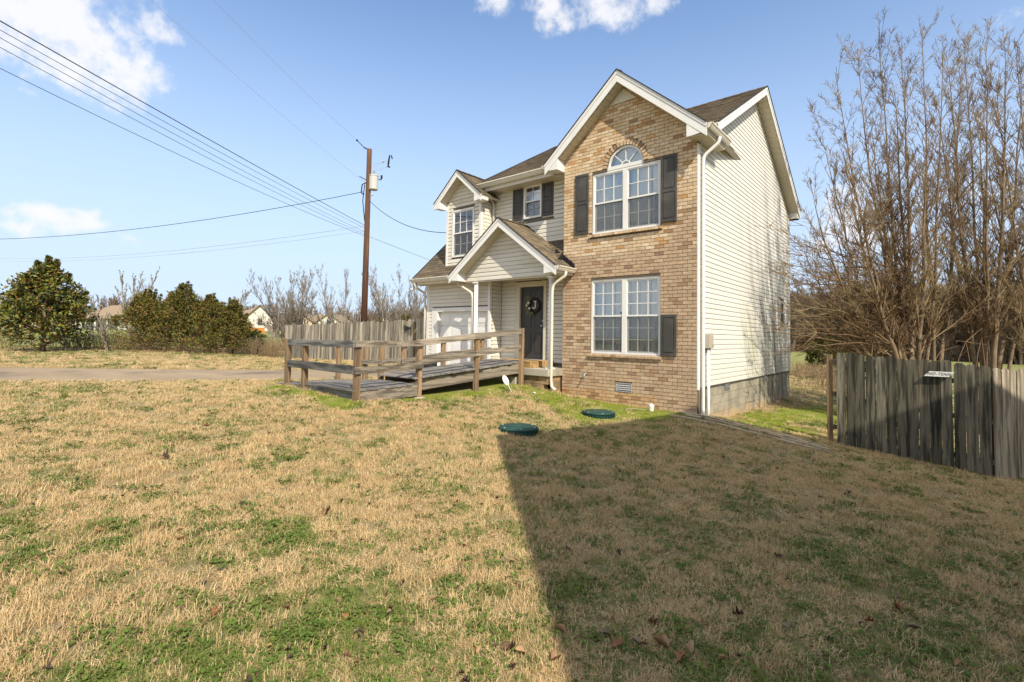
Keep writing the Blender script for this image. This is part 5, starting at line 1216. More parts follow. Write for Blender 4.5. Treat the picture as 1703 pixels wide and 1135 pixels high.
m = MB(); tp = pt+V(0, 0, -.08); m.bar(tp+rgt*.05, tp-rgt*.28+V(0, 0, .16), .05, .05); m.tube([tp-rgt*.26+V(0, 0, .15), tp-rgt*.60+V(0, 0, .48)], .018, 6); m.lathe([(.035, -.04), (.05, 0), (.035, .04)], tp-rgt*.62+V(0, 0, .50), 8); m.build('top_bracket', DARK, pl)
m = MB()
q = at_pole(9.0); m.tube([q-rgt*.1, q-rgt*.3-V(0, 0, .1), q-rgt*.34-V(0, 0, .5), q-rgt*.2-V(0, 0, .6)], .03, 6); m.tube([q-rgt*.12+V(0, 0, .12), q-rgt*.45+V(0, 0, .3)], .02, 5); m.tube([q-rgt*.18-V(0, 0, .1), q-rgt*.25-V(0, 0, .9), q-rgt*.13-V(0, 0, 1.9)], .022, 6); m.build('wire_drip_loops', DARK, pl)
m = MB(); m.bar(at_pole(.8)-rgt*.15+V(0, 0, 0), at_pole(2.6)-rgt*.15, .04, .04); m.build('riser_guard', CANM, pl)
def wire(a, b, sag, rad, label, mat=WIRE, n=24):
    a = Vector(a); b = Vector(b); pts = [a.lerp(b, i/n)-V(0, 0, 4*sag*(i/n)*(1-i/n)) for i in range(n+1)]
    m = MB(); m.tube(pts, rad, 5); o = m.build('overhead_wire', mat, None, smooth=True); tag(o, label, 'wire', 'overhead wires on the utility pole'); return o
def ext(a, b, k): return a+(b-a)*k
def cross(px, py, d, zp, sag, rad, label, mat=WIRE, k=1.7, off=-.12):
    """wire from the pole that leaves the picture past the point seen at (px, py), carried on beyond it"""
    a = at_pole(zp)+rgt*off; q = far(px, py, d); b = ext(a, q, k); f = 1/k
    b = b+V(0, 0, 4*sag*f*(1-f)/f) if sag else b
    wire(a, b, sag, rad, label, mat)
cross(0, 35, 8.5, 6.93, .12, .011, 'thick dark wire, the highest and heaviest of the bundle fanning to the upper left')
cross(0, 50, 9.5, 6.80, .25, .0065, 'thin wire just below the heavy dark wire of the left bundle')
cross(0, 63, 9.8, 6.62, .35, .0065, 'thin wire running in the middle of the left bundle')
cross(0, 79, 10.0, 6.50, .38, .0065, 'thin wire, second lowest of the left bundle')
cross(0, 114, 11.0, 6.42, .42, .0075, 'dark wire lowest in the bundle fanning to the upper left')
cross(0, 398, 34, 8.55, .9, .015, 'twisted dark wire sagging from the transformer to the left edge', k=1.4, off=-.25)
cross(0, 430, 45, 6.9, .9, .011, 'faint thin wire crossing low to the left, upper of two', WIREG, k=1.3)
cross(0, 434, 46, 6.65, .9, .009, 'faint thin wire crossing low to the left, lower of two', WIREG, k=1.3)
cross(250, 0, 14, 8.95, .25, .0045, 'hair thin wire rising from the drip loops to the top of the sky', WIREG, k=1.5)
cross(355, 0, 15, 11.05, .25, .0045, 'hair thin wire rising from the pole top bracket', WIREG, k=1.5, off=-.62)
wire(at_pole(8.1)+rgt*.1, (-7.0, .28, 4.9), .55, .013, 'dark service wire sagging from the pole to the dormer')
wire(at_pole(6.4)+rgt*.1, (-30, 38, 6.5), .5, .016, 'thin wire running from the pole to behind the trees', WIREG)
gw = thing('guy_wire', 'guy wire with a yellow guard rising from behind the fence to the pole', 'wire', (-15.6, 3.6, .5))
m = MB(); m.tube([at_pole(7.9), (-16.2, 3.9, .5)], .006, 4); m.build('cable', WIREG, gw); 
m = MB(); a = V(-16.2, 3.9, .5); b = at_pole(7.9); d = (b-a).normalized(); m.tube([a, a+d*1.9], .03, 8); m.build('guard', pmat('yellow_plastic_guard', (.75, .55, .02), rough=.5), gw)

# ================================================================== TREES
def branch_tree(seed, base, height, stems, spread, levels, r0, lean=(0, 0), up=.35, density=1.0, twig=.25, droop=0.0, trunk_h=.3, buds=False, sides=(6, 4, 3), minr=.004, first=.12, lenf=.42, gn=1.0, tips=None, l1=None):
    """returns (trunk MB, crown MB): tapered limbs, ascending side branches, fine twigs"""
    r = random.Random(seed); T = MB(); Cw = MB(); base = Vector(base)
    def limb(p, d, L, rad, lvl, mb, path=None):
        n = max(3, int(5 if lvl else 9)); pts = [p.copy()]; rads = [rad]; q = p.copy(); dd = d.copy(); kids = []
        if path:
            n = 12; ph = r.random()*6
            for i in range(n):
                f = (i+1)/n; q = path[0]*(1-f)**2+path[1]*2*f*(1-f)+path[2]*f*f+V(math.sin(f*9+ph), math.cos(f*7+ph), 0)*.05*(1-f)+V(r.uniform(-1, 1), r.uniform(-1, 1), 0)*.03; pts.append(q.copy()); rads.append(max(minr, rad*(1-f)**.9+minr*.5))
        for i in range(0 if path else n):
            dd = (dd+V(r.uniform(-1, 1), r.uniform(-1, 1), r.uniform(-.6, .8))*((.10 if lvl == 0 else .17)*gn if lvl < 2 else .2)+V(0, 0, (up if lvl else .05)*.25)-V(0, 0, droop*.1*(lvl > 0))).normalized()
            q = q+dd*(L/n); pts.append(q.copy()); f = (i+1)/n; rads.append(max(minr, rad*(1-f)**.8+minr*.5)); kids.append((q.copy(), dd.copy(), f, rads[-1]))
        mb.tube(pts, rads, sides[min(lvl, 2)], caps=False)
        if lvl < levels:
            nk = int((L*(4.2 if lvl == 0 else 5.0)/(1 if lvl == 0 else 1))*density+1)
            if lvl >= 1: nk = max(2, int(L*(6.5 if lvl == 1 else 9)*density))
            for _ in range(nk):
                f = r.uniform(first if lvl == 0 else .15, .98); i = min(len(pts)-2, int(f*n)); a = pts[i].lerp(pts[i+1], f*n-i); base_d = (pts[i+1]-pts[i]).normalized()
                az_ = r.uniform(0, 2*PI); per = base_d.orthogonal().normalized(); per.rotate(Matrix.Rotation(az_, 3, base_d)); ang = math.radians(r.uniform(26, 56) if lvl else r.uniform(24, 58)-12*f)
                nd_ = (base_d*math.cos(ang)+per*math.sin(ang)+V(0, 0, up*(.5 if lvl else .25))).normalized()
                LL = L*(1-f*.62)*r.uniform(.35, 1.0)*lenf*(1.0 if lvl else 1.15)
                if l1 and lvl == 0: LL = l1*(1-.55*f)*r.uniform(.35, 1.15)
                if lvl+1 >= levels: LL = min(LL, twig*4)*r.uniform(.5, 1.1)
                limb(a, nd_, max(LL, twig*.6), max(minr, rad*(1-f)**.8*.42), lvl+1, Cw)
    for tp_ in (tips or []):
        b0 = base+V(r.uniform(-.22, .22), r.uniform(-.22, .22), -.15); tp_ = Vector(tp_); mid = V(b0.x+(tp_.x-b0.x)*.62, b0.y+(tp_.y-b0.y)*.62, b0.z+(tp_.z-b0.z)*.31)
        limb(b0, V(0, 0, 1), (tp_-b0).length, r0*r.uniform(.65, 1.1), 0, T, path=(b0, mid, tp_))
    for s in range(0 if tips else stems):
        az_ = 2*PI*s/stems+r.uniform(-.4, .4); tilt = spread*r.uniform(.45, 1.0) if stems > 1 else spread*.2
        d = V(math.cos(az_)*math.sin(tilt)+lean[0], math.sin(az_)*math.sin(tilt)+lean[1], math.cos(tilt)).normalized()
        off = V(math.cos(az_), math.sin(az_), 0)*(r0*1.1 if stems > 1 else 0)
        limb(base+off-V(0, 0, .15), d, height*r.uniform(.8, 1.05), r0*r.uniform(.75, 1.1), 0, T)
    return T, Cw
BARK = pmat('grey_brown_bark', (.20, .14, .09), rough=.95, var=.3, scale=5, bump=.6, bscale=25, col2=(.24, .185, .12), c2scale=2.5, c2lo=.45, c2hi=.7)
TWIGM = pmat('reddish_twig_bark', (.175, .11, .058), rough=.9, var=.25, scale=2, col2=(.30, .225, .125), c2scale=.9, c2lo=.42, c2hi=.62)
FARB = pmat('distant_grey_bark', (.25, .215, .175), rough=.95, var=.2); FARR = pmat('distant_brown_twigs', (.20, .15, .11), rough=.95, var=.3, scale=.5)
def make_tree(label, T, Cw, loc, bm_=BARK, cm=TWIGM, group=None, name='bare_tree', cat='tree'):
    t = thing(name, label, cat, loc, group); T.build('trunk', bm_, t, smooth=True); Cw.build('crown', cm, t, smooth=True); return t
def ptree(label, seed, x, y, h, **k):
    kw = dict(stems=1, spread=.15, levels=3, r0=.12); mm = {q: k.pop(q) for q in ('bm_', 'cm', 'group') if q in k}; kw.update(k)
    T, Cw = branch_tree(seed, (x, y, g1(x, y)), h, **kw); return make_tree(label, T, Cw, (x, y, g1(x, y)), **mm)
G1 = 'bare trees behind the dark fence'
def tipset(lst, seed):
    q = random.Random(seed); return [tuple(far(px, py, q.uniform(12.2, 15.0))) for px, py in lst]
TIPS1 = [(1345, 300), (1332, 400), (1362, 200), (1388, 120), (1425, 80), (1462, 60), (1500, 52), (1535, 48), (1568, 62), (1405, 260), (1445, 190), (1490, 150), (1600, 100), (1540, 200), (1380, 340)]
TIPS2 = [(1575, 80), (1605, 52), (1640, 70), (1672, 85), (1700, 120), (1630, 190), (1740, 170), (1590, 250), (1560, 160)]
TIPS3 = [(1655, 130), (1690, 70), (1725, 80), (1765, 110), (1810, 190), (1850, 300), (1700, 210), (1780, 160), (1640, 260)]
kw = dict(levels=3, up=.22, gn=.55, twig=.2, group=G1, minr=.0038)
ptree('bare many stemmed tree behind the dark fence whose long twigs reach across the house wall', 21, 3.60, 6.8, 10.2, tips=tipset(TIPS1, 1), r0=.078, density=1.45, first=.3, l1=2.0, **kw)
ptree('bare tree with a leaning pale trunk in the middle of the clump behind the fence', 5, 4.9, 8.0, 10.4, tips=tipset(TIPS2, 2), r0=.082, density=1.3, first=.34, l1=2.0, **kw)
ptree('bare tree at the right edge of the picture behind the pale fence boards', 9, 6.3, 8.4, 10.0, tips=tipset(TIPS3, 3), r0=.078, density=1.3, first=.34, l1=2.0, **kw)
# low long side boughs of the first tree that hang out over the side yard
r = random.Random(77); bx_ = MB(); tree0 = [o for o in bpy.data.objects if o.name == 'bare_tree'][0]
for k in range(50):
    a = V(3.3+r.uniform(-.5, .1), 6.5+r.uniform(-.3, .2), .8+r.random()*2.9); tgt = V(r.uniform(.18, 1.3), r.uniform(2.6, 6.2), a.z+r.uniform(-.5, 1.3)); mid = a.lerp(tgt, .55)+V(0, 0, r.uniform(.1, .5))
    pts = []
    for i in range(9): f = i/8; p = a*(1-f)**2+mid*2*f*(1-f)+tgt*f*f; pts.append(p+V(r.uniform(-1, 1), r.uniform(-1, 1), r.uniform(-1, 1))*.03)
    bx_.tube(pts, [max(.0045, .019*(1-i/8)) for i in range(9)], 4, caps=False)
    for q in range(9):
        i = r.randrange(2, 8); p = pts[i]; d = (pts[i+1]-pts[i]).normalized(); e = (d+V(r.uniform(-.8, .8), r.uniform(-.8, .8), r.uniform(-.5, .9))).normalized(); L_ = r.uniform(.2, .75)
        p2 = p+e*L_*.5+V(0, 0, r.uniform(-.03, .05)); p3 = p2+(e+V(0, 0, r.uniform(-.2, .4))).normalized()*L_*.5; bx_.tube([p, p2, p3], [.008, .006, .0045], 3, caps=False)
        for z_i in range(3):
            e2 = (e+V(r.uniform(-1, 1), r.uniform(-1, 1), r.uniform(-.6, .9))).normalized(); bx_.tube([p2.lerp(p3, z_i/3), p2.lerp(p3, z_i/3)+e2*r.uniform(.07, .22)], [.006, .0045], 3, caps=False)
bx_.build('low_boughs', TWIGM, tree0, smooth=True)
# arching suckers round the trunks
sk = MB()
for k in range(9):
    a = V(r.uniform(3.1, 6.6), r.uniform(6.0, 8.2), -.5); e = V(r.uniform(-1, 1), r.uniform(-1, .3), 0)*r.uniform(.4, 1.6); h = r.uniform(1.2, 3.0); pts = [a, a+e*.25+V(0, 0, h*.6), a+e*.7+V(0, 0, h), a+e*1.25+V(0, 0, h*.82), a+e*1.5+V(0, 0, h*.6)]
    sk.tube(pts, [.010, .009, .007, .006, .004], 4, caps=False)
    for q in range(5):
        p = pts[r.randrange(1, 4)]; sk.tube([p, p+V(r.uniform(-.4, .4), r.uniform(-.4, .4), r.uniform(-.1, .5))], [.007, .004], 3, caps=False)
tag(sk.build('shrub_shoots', pmat('tan_shoot_bark', (.25, .16, .09), rough=.9, var=.2), None, smooth=True), 'tangle of tan arching shoots round the trunks behind the dark fence', 'shrub'); bpy.data.objects['shrub_shoots']['kind'] = 'stuff'

# left side individuals
ptree('small bare sapling right of the broad evergreen', 31, -29.2, -4.35, 3.4, stems=2, spread=.45, levels=3, r0=.04, up=.2, density=.8, bm_=FARB, cm=FARB, minr=.012)
ptree('tall twin stemmed bare tree beyond the field behind the cedars', 32, -70.3, 5.3, 8.4, stems=4, spread=.22, levels=3, r0=.13, up=.7, density=1.0, bm_=FARB, cm=FARB, minr=.018, gn=.6, lenf=.35)
ptree('spreading bare oak on the skyline right of the cedars', 33, -77.8, 18.6, 7.8, stems=5, spread=.75, levels=3, r0=.15, up=.2, density=1.0, bm_=FARB, cm=FARB, minr=.018, gn=.7)
ptree('bare many stemmed tree left of the grey fence', 34, -27.6, 4.6, 5.0, stems=9, spread=.55, levels=3, r0=.05, up=.55, density=1.1, bm_=FARB, cm=FARB, minr=.0065, gn=.6)
ptree('bare tree with curved stems just left of the utility pole', 35, -27.2, 8.0, 5.6, stems=6, spread=.65, levels=3, r0=.055, up=.55, density=1.0, bm_=FARB, cm=FARB, minr=.0065, gn=.6)
ptree('broad bare tree right of the utility pole behind the fence', 36, -25.2, 11.2, 5.8, stems=9, spread=.6, levels=3, r0=.055, up=.55, density=1.1, bm_=FARB, cm=FARB, minr=.0065, gn=.6)
ptree('round crowned bare brown tree on the skyline right of the oak', 37, -62, 19.5, 5.2, stems=6, spread=.8, levels=3, r0=.12, up=.1, density=1.1, bm_=FARB, cm=FARR, minr=.02)
ptree('thin bare tree at the far left edge behind the evergreen', 38, -60.0, -20.0, 6.8, stems=5, spread=.4, levels=3, r0=.14, up=.5, density=1.0, bm_=FARB, cm=FARB, minr=.016, gn=.6)
ptree('short pale stemmed bare sapling in the brush left of the grey fence', 39, -24.0, 2.0, 2.4, stems=2, spread=.3, levels=2, r0=.035, up=.4, density=.9, bm_=FARB, cm=FARB, minr=.01)

# evergreens: leaf clumps spread through the crown volume
def leafy(label, name, loc, sz, shape, n_, leaf, mats, seed, cat='tree', group=None, trunk=True, boughs=40, tr=.14, cdepth=.4, bsz=.26, spikes=0):
    r = np.random.default_rng(seed); x, y = loc; z = g1(x, y); t = thing(name, label, cat, (x, y, z), group); rr_ = random.Random(seed)
    w, h = sz
    m = MB()
    if trunk: m.tube([(x, y, z-.1), (x+.05, y, z+h*.25), (x, y, z+h*.8)], [tr, tr*.7, tr*.15], 8)
    cents = []
    for k in range(boughs):
        f = rr_.random()**.8; zz = z+h*(.10+.85*f); rad = w*shape(f)*(.55+.5*rr_.random()); a = rr_.uniform(0, 2*PI); c = V(x+math.cos(a)*rad*.78, y+math.sin(a)*rad*.78, zz); cents.append((c, max(.12, w*bsz*(1.1-.5*f))*rr_.uniform(.7, 1.25)))
        if trunk: m.tube([(x, y, z+h*.7*f+.05), c], [tr*.25, tr*.06], 4, caps=False)
    for k in range(spikes):
        f = rr_.uniform(.35, .98); a = rr_.uniform(0, 2*PI); q = w*shape(f)*rr_.uniform(.2, .95); zz = z+h*f+.05; hh = rr_.uniform(.12, .42)*min(1, h/3.5)
        for j in range(3): cents.append((V(x+math.cos(a)*q*(1+.06*j), y+math.sin(a)*q*(1+.06*j), zz+hh*j/2), .13-.035*j))
    if trunk: m.build('trunk', BARK, t, smooth=True)
    for mi, mt in enumerate(mats):
        N = n_//len(mats); ci = r.integers(0, len(cents), N); C_ = np.array([cents[i][0][:] for i in ci]); Rr = np.array([cents[i][1] for i in ci])
        d = r.normal(size=(N, 3)); d /= np.linalg.norm(d, axis=1)[:, None]; d[:, 2] *= .8; pos = C_+d*(Rr*r.uniform(cdepth, 1.05, N))[:, None]
        ok = pos[:, 2] > z+.04; pos = pos[ok]; d = d[ok]; N = len(pos)
        ax1 = d+r.normal(size=(N, 3))*.55+np.array([0, 0, .35]); ax1 /= np.linalg.norm(ax1, axis=1)[:, None]; ax2 = np.cross(ax1, r.normal(size=(N, 3))); ax2 /= np.linalg.norm(ax2, axis=1)[:, None]
        L_ = leaf[0]*r.uniform(.6, 1.3, N)[:, None]; W_ = leaf[1]*r.uniform(.7, 1.2, N)[:, None]
        vs = np.stack([pos-ax1*L_*.5, pos+ax2*W_*.5, pos+ax1*L_*.5, pos-ax2*W_*.5], 1).reshape(-1, 3); fs = np.arange(N*4).reshape(-1, 4)
        me = bpy.data.meshes.new('foliage'); me.from_pydata(vs.tolist(), [], fs.tolist()); me.materials.append(mt); link('foliage', me, t)
    return t
def leafm(name, c, rough=.5, spec=.4, tl=.3): 
    m = pmat(name, c, rough=rough, spec=spec, var=.3, scale=2.0, objvar=0); return m
MG = [leafm('magnolia_leaf_green', (.11, .13, .02)), leafm('magnolia_leaf_yellow', (.22, .20, .025)), leafm('magnolia_leaf_dark', (.035, .05, .012)), leafm('magnolia_leaf_brown', (.17, .09, .025), rough=.7)]
egg = lambda f: (max(0, math.sin(PI*min(1, (f+.12)*.88)))**.75)*(1.06-.62*f)*1.15
dome = lambda f: math.sqrt(max(.02, 1-((f-.28)/.74)**2))*(1 if f > .1 else .8)
leafy('broad rounded evergreen magnolia standing alone at the far left', 'magnolia_tree', (-30.3, -6.75), (2.45, 4.5), egg, 22000, (.21, .095), [MG[0], MG[1], MG[0], MG[2], MG[2], MG[3]], 3, boughs=135, tr=.13, cdepth=.5, bsz=.25, spikes=45)
CD = [leafm('cedar_green', (.10, .12, .024), .8, .15), leafm('cedar_olive', (.17, .15, .03), .8, .15), leafm('cedar_rust', (.20, .115, .035), .8, .15), leafm('cedar_dark', (.03, .038, .013), .8, .15)]
cone = lambda f: max(.03, (1.03-f)*1.0)**.74
gC = 'cedars in the clump left of the grey fence'
for lab, x, y, w, h, sd_ in (('bushy cedar at the left end of the clump, second tallest', -29.0, -2.8, 1.75, 3.3, 1), ('tallest cedar in the middle of the clump with a pointed tip', -27.6, -1.5, 1.85, 3.75, 2), ('rounded cedar right of the tallest one', -26.5, -.5, 1.7, 3.1, 3), ('lower cedar at the right end of the clump', -25.6, .3, 1.35, 2.9, 4), ('low cedar filling the gap behind the left pair', -29.3, -1.6, 1.7, 3.0, 5)):
    leafy(lab, 'cedar_tree', (x, y), (w*1.4, h*.95), cone, 15000, (.17, .04), [CD[0], CD[1], CD[2], CD[3]], sd_+40, group=gC, boughs=150, bsz=.23, spikes=55, tr=.09, cdepth=.3)
leafy('small dark green shrub at the foot of the bare sapling near the fence', 'evergreen_shrub', (-24.6, 1.2), (.7, 1.35), dome, 2600, (.11, .04), [CD[0], CD[3]], 61, cat='shrub', boughs=30, tr=.04)
leafy('yellow green evergreen bush behind the fence under the bare tree', 'evergreen_shrub', (-23.6, 10.6), (.9, 2.75), dome, 3000, (.12, .05), [CD[0], CD[1]], 62, cat='shrub', boughs=30, tr=.05)
leafy('dark evergreen bush at the edge of the field right of the house', 'evergreen_shrub', (-1.9, 30.0), (1.5, 2.8), dome, 6000, (.16, .07), [CD[0], CD[3], CD[1]], 63, cat='shrub', boughs=50, tr=.08)
# dry brush strips (nobody could count the stems)
BR = pmat('dry_brush_stems', (.25, .165, .09), rough=.9, var=.3, scale=.6, col2=(.15, .11, .065), c2scale=.3, c2lo=.45, c2hi=.6)
def brush(label, segs, n, hmin, hmax, seed, wdt, rad=.006):
    r = random.Random(seed); m = MB()
    for _ in range(n):
        a, b = r.choice(segs); f = r.random(); x = a[0]+(b[0]-a[0])*f+r.gauss(0, wdt); y = a[1]+(b[1]-a[1])*f+r.gauss(0, wdt); z = g1(x, y); h = r.uniform(hmin, hmax); e = V(r.uniform(-.4, .4), r.uniform(-.4, .4), 0)*h
        p = V(x, y, z); m.tube([p, p+e*.4+V(0, 0, h*.6), p+e+V(0, 0, h)], [rad, rad*.8, rad*.5], 3, caps=False)
        for q in range(3): s = p+e*.4+V(0, 0, h*r.uniform(.3, .8)); m.tube([s, s+V(r.uniform(-.3, .3), r.uniform(-.3, .3), r.uniform(0, .35))*h], [rad*.6, rad*.4], 3, caps=False)
    stuff(tag(m.build('dry_brush', BR), label, 'brush'))
brush('strip of dry brown brush along the field edge by the cedars and fence', [((-25.3, 1.0), (-22.2, 2.2)), ((-25.5, .8), (-21.9, 1.3))], 520, .3, 1.1, 5, .35)
brush('tangle of dry brush at the far left behind the magnolia', [((-36, -12), (-33, -4)), ((-33, -5), (-30.5, -2))], 500, .4, 1.1, 6, .6, .01)
brush('dry brush and weeds at the field edge behind the house on the right', [((-4.5, 27), (.5, 24)), ((-3.5, 26), (.5, 24)), ((.3, 14), (.5, 18))], 600, .3, 1.1, 7, .7, .010)
brush('thin dry weeds in front of the cedars', [((-28.4, -3.6), (-24.6, .4))], 200, .15, .5, 8, .3)

# distant wood: one mass of bare trees, built from a few crowns set down by geometry nodes
def gn_scatter(name, pts, rot, scl, protos, seed=0, attr=None, kind='stuff', label=None, cat=None, colattr=None):
    me = bpy.data.meshes.new(name); me.from_pydata(np.asarray(pts).tolist(), [], [])
    a = me.attributes.new('rz', 'FLOAT_VECTOR', 'POINT'); a.data.foreach_set('vector', np.asarray(rot, np.float32).ravel())
    a = me.attributes.new('sc', 'FLOAT_VECTOR', 'POINT'); a.data.foreach_set('vector', np.asarray(scl, np.float32).ravel())
    if colattr is not None: a = me.attributes.new('tone', 'FLOAT', 'POINT'); a.data.foreach_set('value', np.asarray(colattr, np.float32))
    o = link(name, me); ng = bpy.data.node_groups.new(name+'_nodes', 'GeometryNodeTree'); ng.interface.new_socket('Geometry', in_out='INPUT', socket_type='NodeSocketGeometry'); ng.interface.new_socket('Geometry', in_out='OUTPUT', socket_type='NodeSocketGeometry')
    gi = ng.nodes.new('NodeGroupInput'); go = ng.nodes.new('NodeGroupOutput'); ip = ng.nodes.new('GeometryNodeInstanceOnPoints'); jn = ng.nodes.new('GeometryNodeJoinGeometry')
    for p in protos:
        oi = ng.nodes.new('GeometryNodeObjectInfo'); oi.inputs['Object'].default_value = p; oi.inputs['As Instance'].default_value = True; ng.links.new(oi.outputs['Geometry'], jn.inputs[0])
    ng.links.new(gi.outputs[0], ip.inputs['Points']); ng.links.new(jn.outputs[0], ip.inputs['Instance']); ip.inputs['Pick Instance'].default_value = True
    rv = ng.nodes.new('FunctionNodeRandomValue'); rv.data_type = 'INT'; rv.inputs[4].default_value = 0; rv.inputs[5].default_value = len(protos)-1; rv.inputs[8].default_value = seed
    ng.links.new(rv.outputs[2], ip.inputs['Instance Index'])
    for nm, sk_ in (('rz', 'Rotation'), ('sc', 'Scale')):
        na = ng.nodes.new('GeometryNodeInputNamedAttribute'); na.data_type = 'FLOAT_VECTOR'; na.inputs['Name'].default_value = nm
        if sk_ == 'Rotation': e = ng.nodes.new('FunctionNodeEulerToRotation'); ng.links.new(na.outputs[0], e.inputs[0]); ng.links.new(e.outputs[0], ip.inputs[sk_])
        else: ng.links.new(na.outputs[0], ip.inputs[sk_])
    ng.links.new(ip.outputs[0], go.inputs[0]); md = o.modifiers.new('scatter', 'NODES'); md.node_group = ng
    stuff(o)
    if label: o['label'] = label; o['category'] = cat
    return o
def proto(mb, name, mats, smooth=False):
    me = mb.mesh(name, mats, smooth=smooth); return bpy.data.objects.new(name, me)     # not linked to the scene
WOODB = pmat('far_wood_twigs', (.17, .125, .085), rough=.95, var=.35, scale=.15, col2=(.24, .175, .115), c2scale=.08, c2lo=.45, c2hi=.6)
wp = []
for k in range(4):
    T, Cw = branch_tree(100+k, (0, 0, 0), 9.0, 3, .35, 3, .15, up=.4, density=.85, twig=.4, minr=.018, lenf=.45, gn=.7, sides=(5, 3, 3)); T.add(Cw.v, Cw.f); wp.append(proto(T, 'far_tree_shape', WOODB))
rg = np.random.default_rng(4); pts = []; sc = []
def belt(x0, y0, x1, y1, n, wdt, smin, smax):
    for _ in range(n):
        f = rg.random(); x = x0+(x1-x0)*f+rg.normal()*wdt; y = y0+(y1-y0)*f+rg.normal()*wdt; s = rg.uniform(smin, smax); pts.append((x, y, g1(x, y)-.3)); sc.append((s, s, s))
belt(-34, 150, -4, 116, 130, 5, 1.2, 1.7); belt(-4, 116, 20, 86, 110, 4, .95, 1.3); belt(20, 86, 44, 66, 80, 5, .85, 1.2); belt(2, 135, 38, 100, 80, 6, 1.2, 1.7); belt(36, 68, 86, 54, 80, 6, .85, 1.2); belt(-50, 175, -20, 145, 60, 6, 1.3, 1.8)
gn_scatter('distant_wood', pts, [(0, 0, rg.uniform(0, 6.28)) for _ in pts], sc, wp, 3, label='bare brown wood along the far side of the field on the right', cat='wood')
pts = []; sc = []
belt(-190, -20, -175, 60, 130, 8, .6, 1.0); belt(-185, 55, -140, 110, 150, 9, .6, 1.0); belt(-140, 95, -80, 130, 110, 8, .7, 1.1); belt(-205, -60, -185, -10, 60, 8, .7, 1.1); belt(-80, 120, -40, 150, 70, 7, .8, 1.2)
gn_scatter('distant_wood', pts, [(0, 0, rg.uniform(0, 6.28)) for _ in pts], sc, wp, 5, label='low bare wood on the rise behind the far houses on the left', cat='wood')
# undergrowth at the foot of the right-hand wood
um = MB(); r = random.Random(12)
for _ in range(160):
    a = r.uniform(0, 6.3); p = V(r.gauss(0, .9), r.gauss(0, .9), 0); m_ = p+V(r.gauss(0, .5), r.gauss(0, .5), r.uniform(.8, 2.2)); um.tube([p, m_], [.03, .02], 3, caps=False)
    for q in range(4): um.tube([p.lerp(m_, .3+.2*q), p.lerp(m_, .3+.2*q)+V(r.gauss(0, .4), r.gauss(0, .4), r.uniform(0, .5))], [.02, .015], 3, caps=False)
up_ = proto(um, 'far_brush_shape', WOODB); pts = []; sc = []
belt(-34, 146, -4, 108, 150, 2, 1.0, 1.8); belt(-4, 112, 20, 83, 150, 2, .8, 1.3); belt(20, 83, 86, 52, 150, 2, .8, 1.3)
gn_scatter('far_undergrowth', pts, [(0, 0, rg.uniform(0, 6.28)) for _ in pts], sc, [up_], 9, label='brown undergrowth at the foot of the far wood', cat='brush')

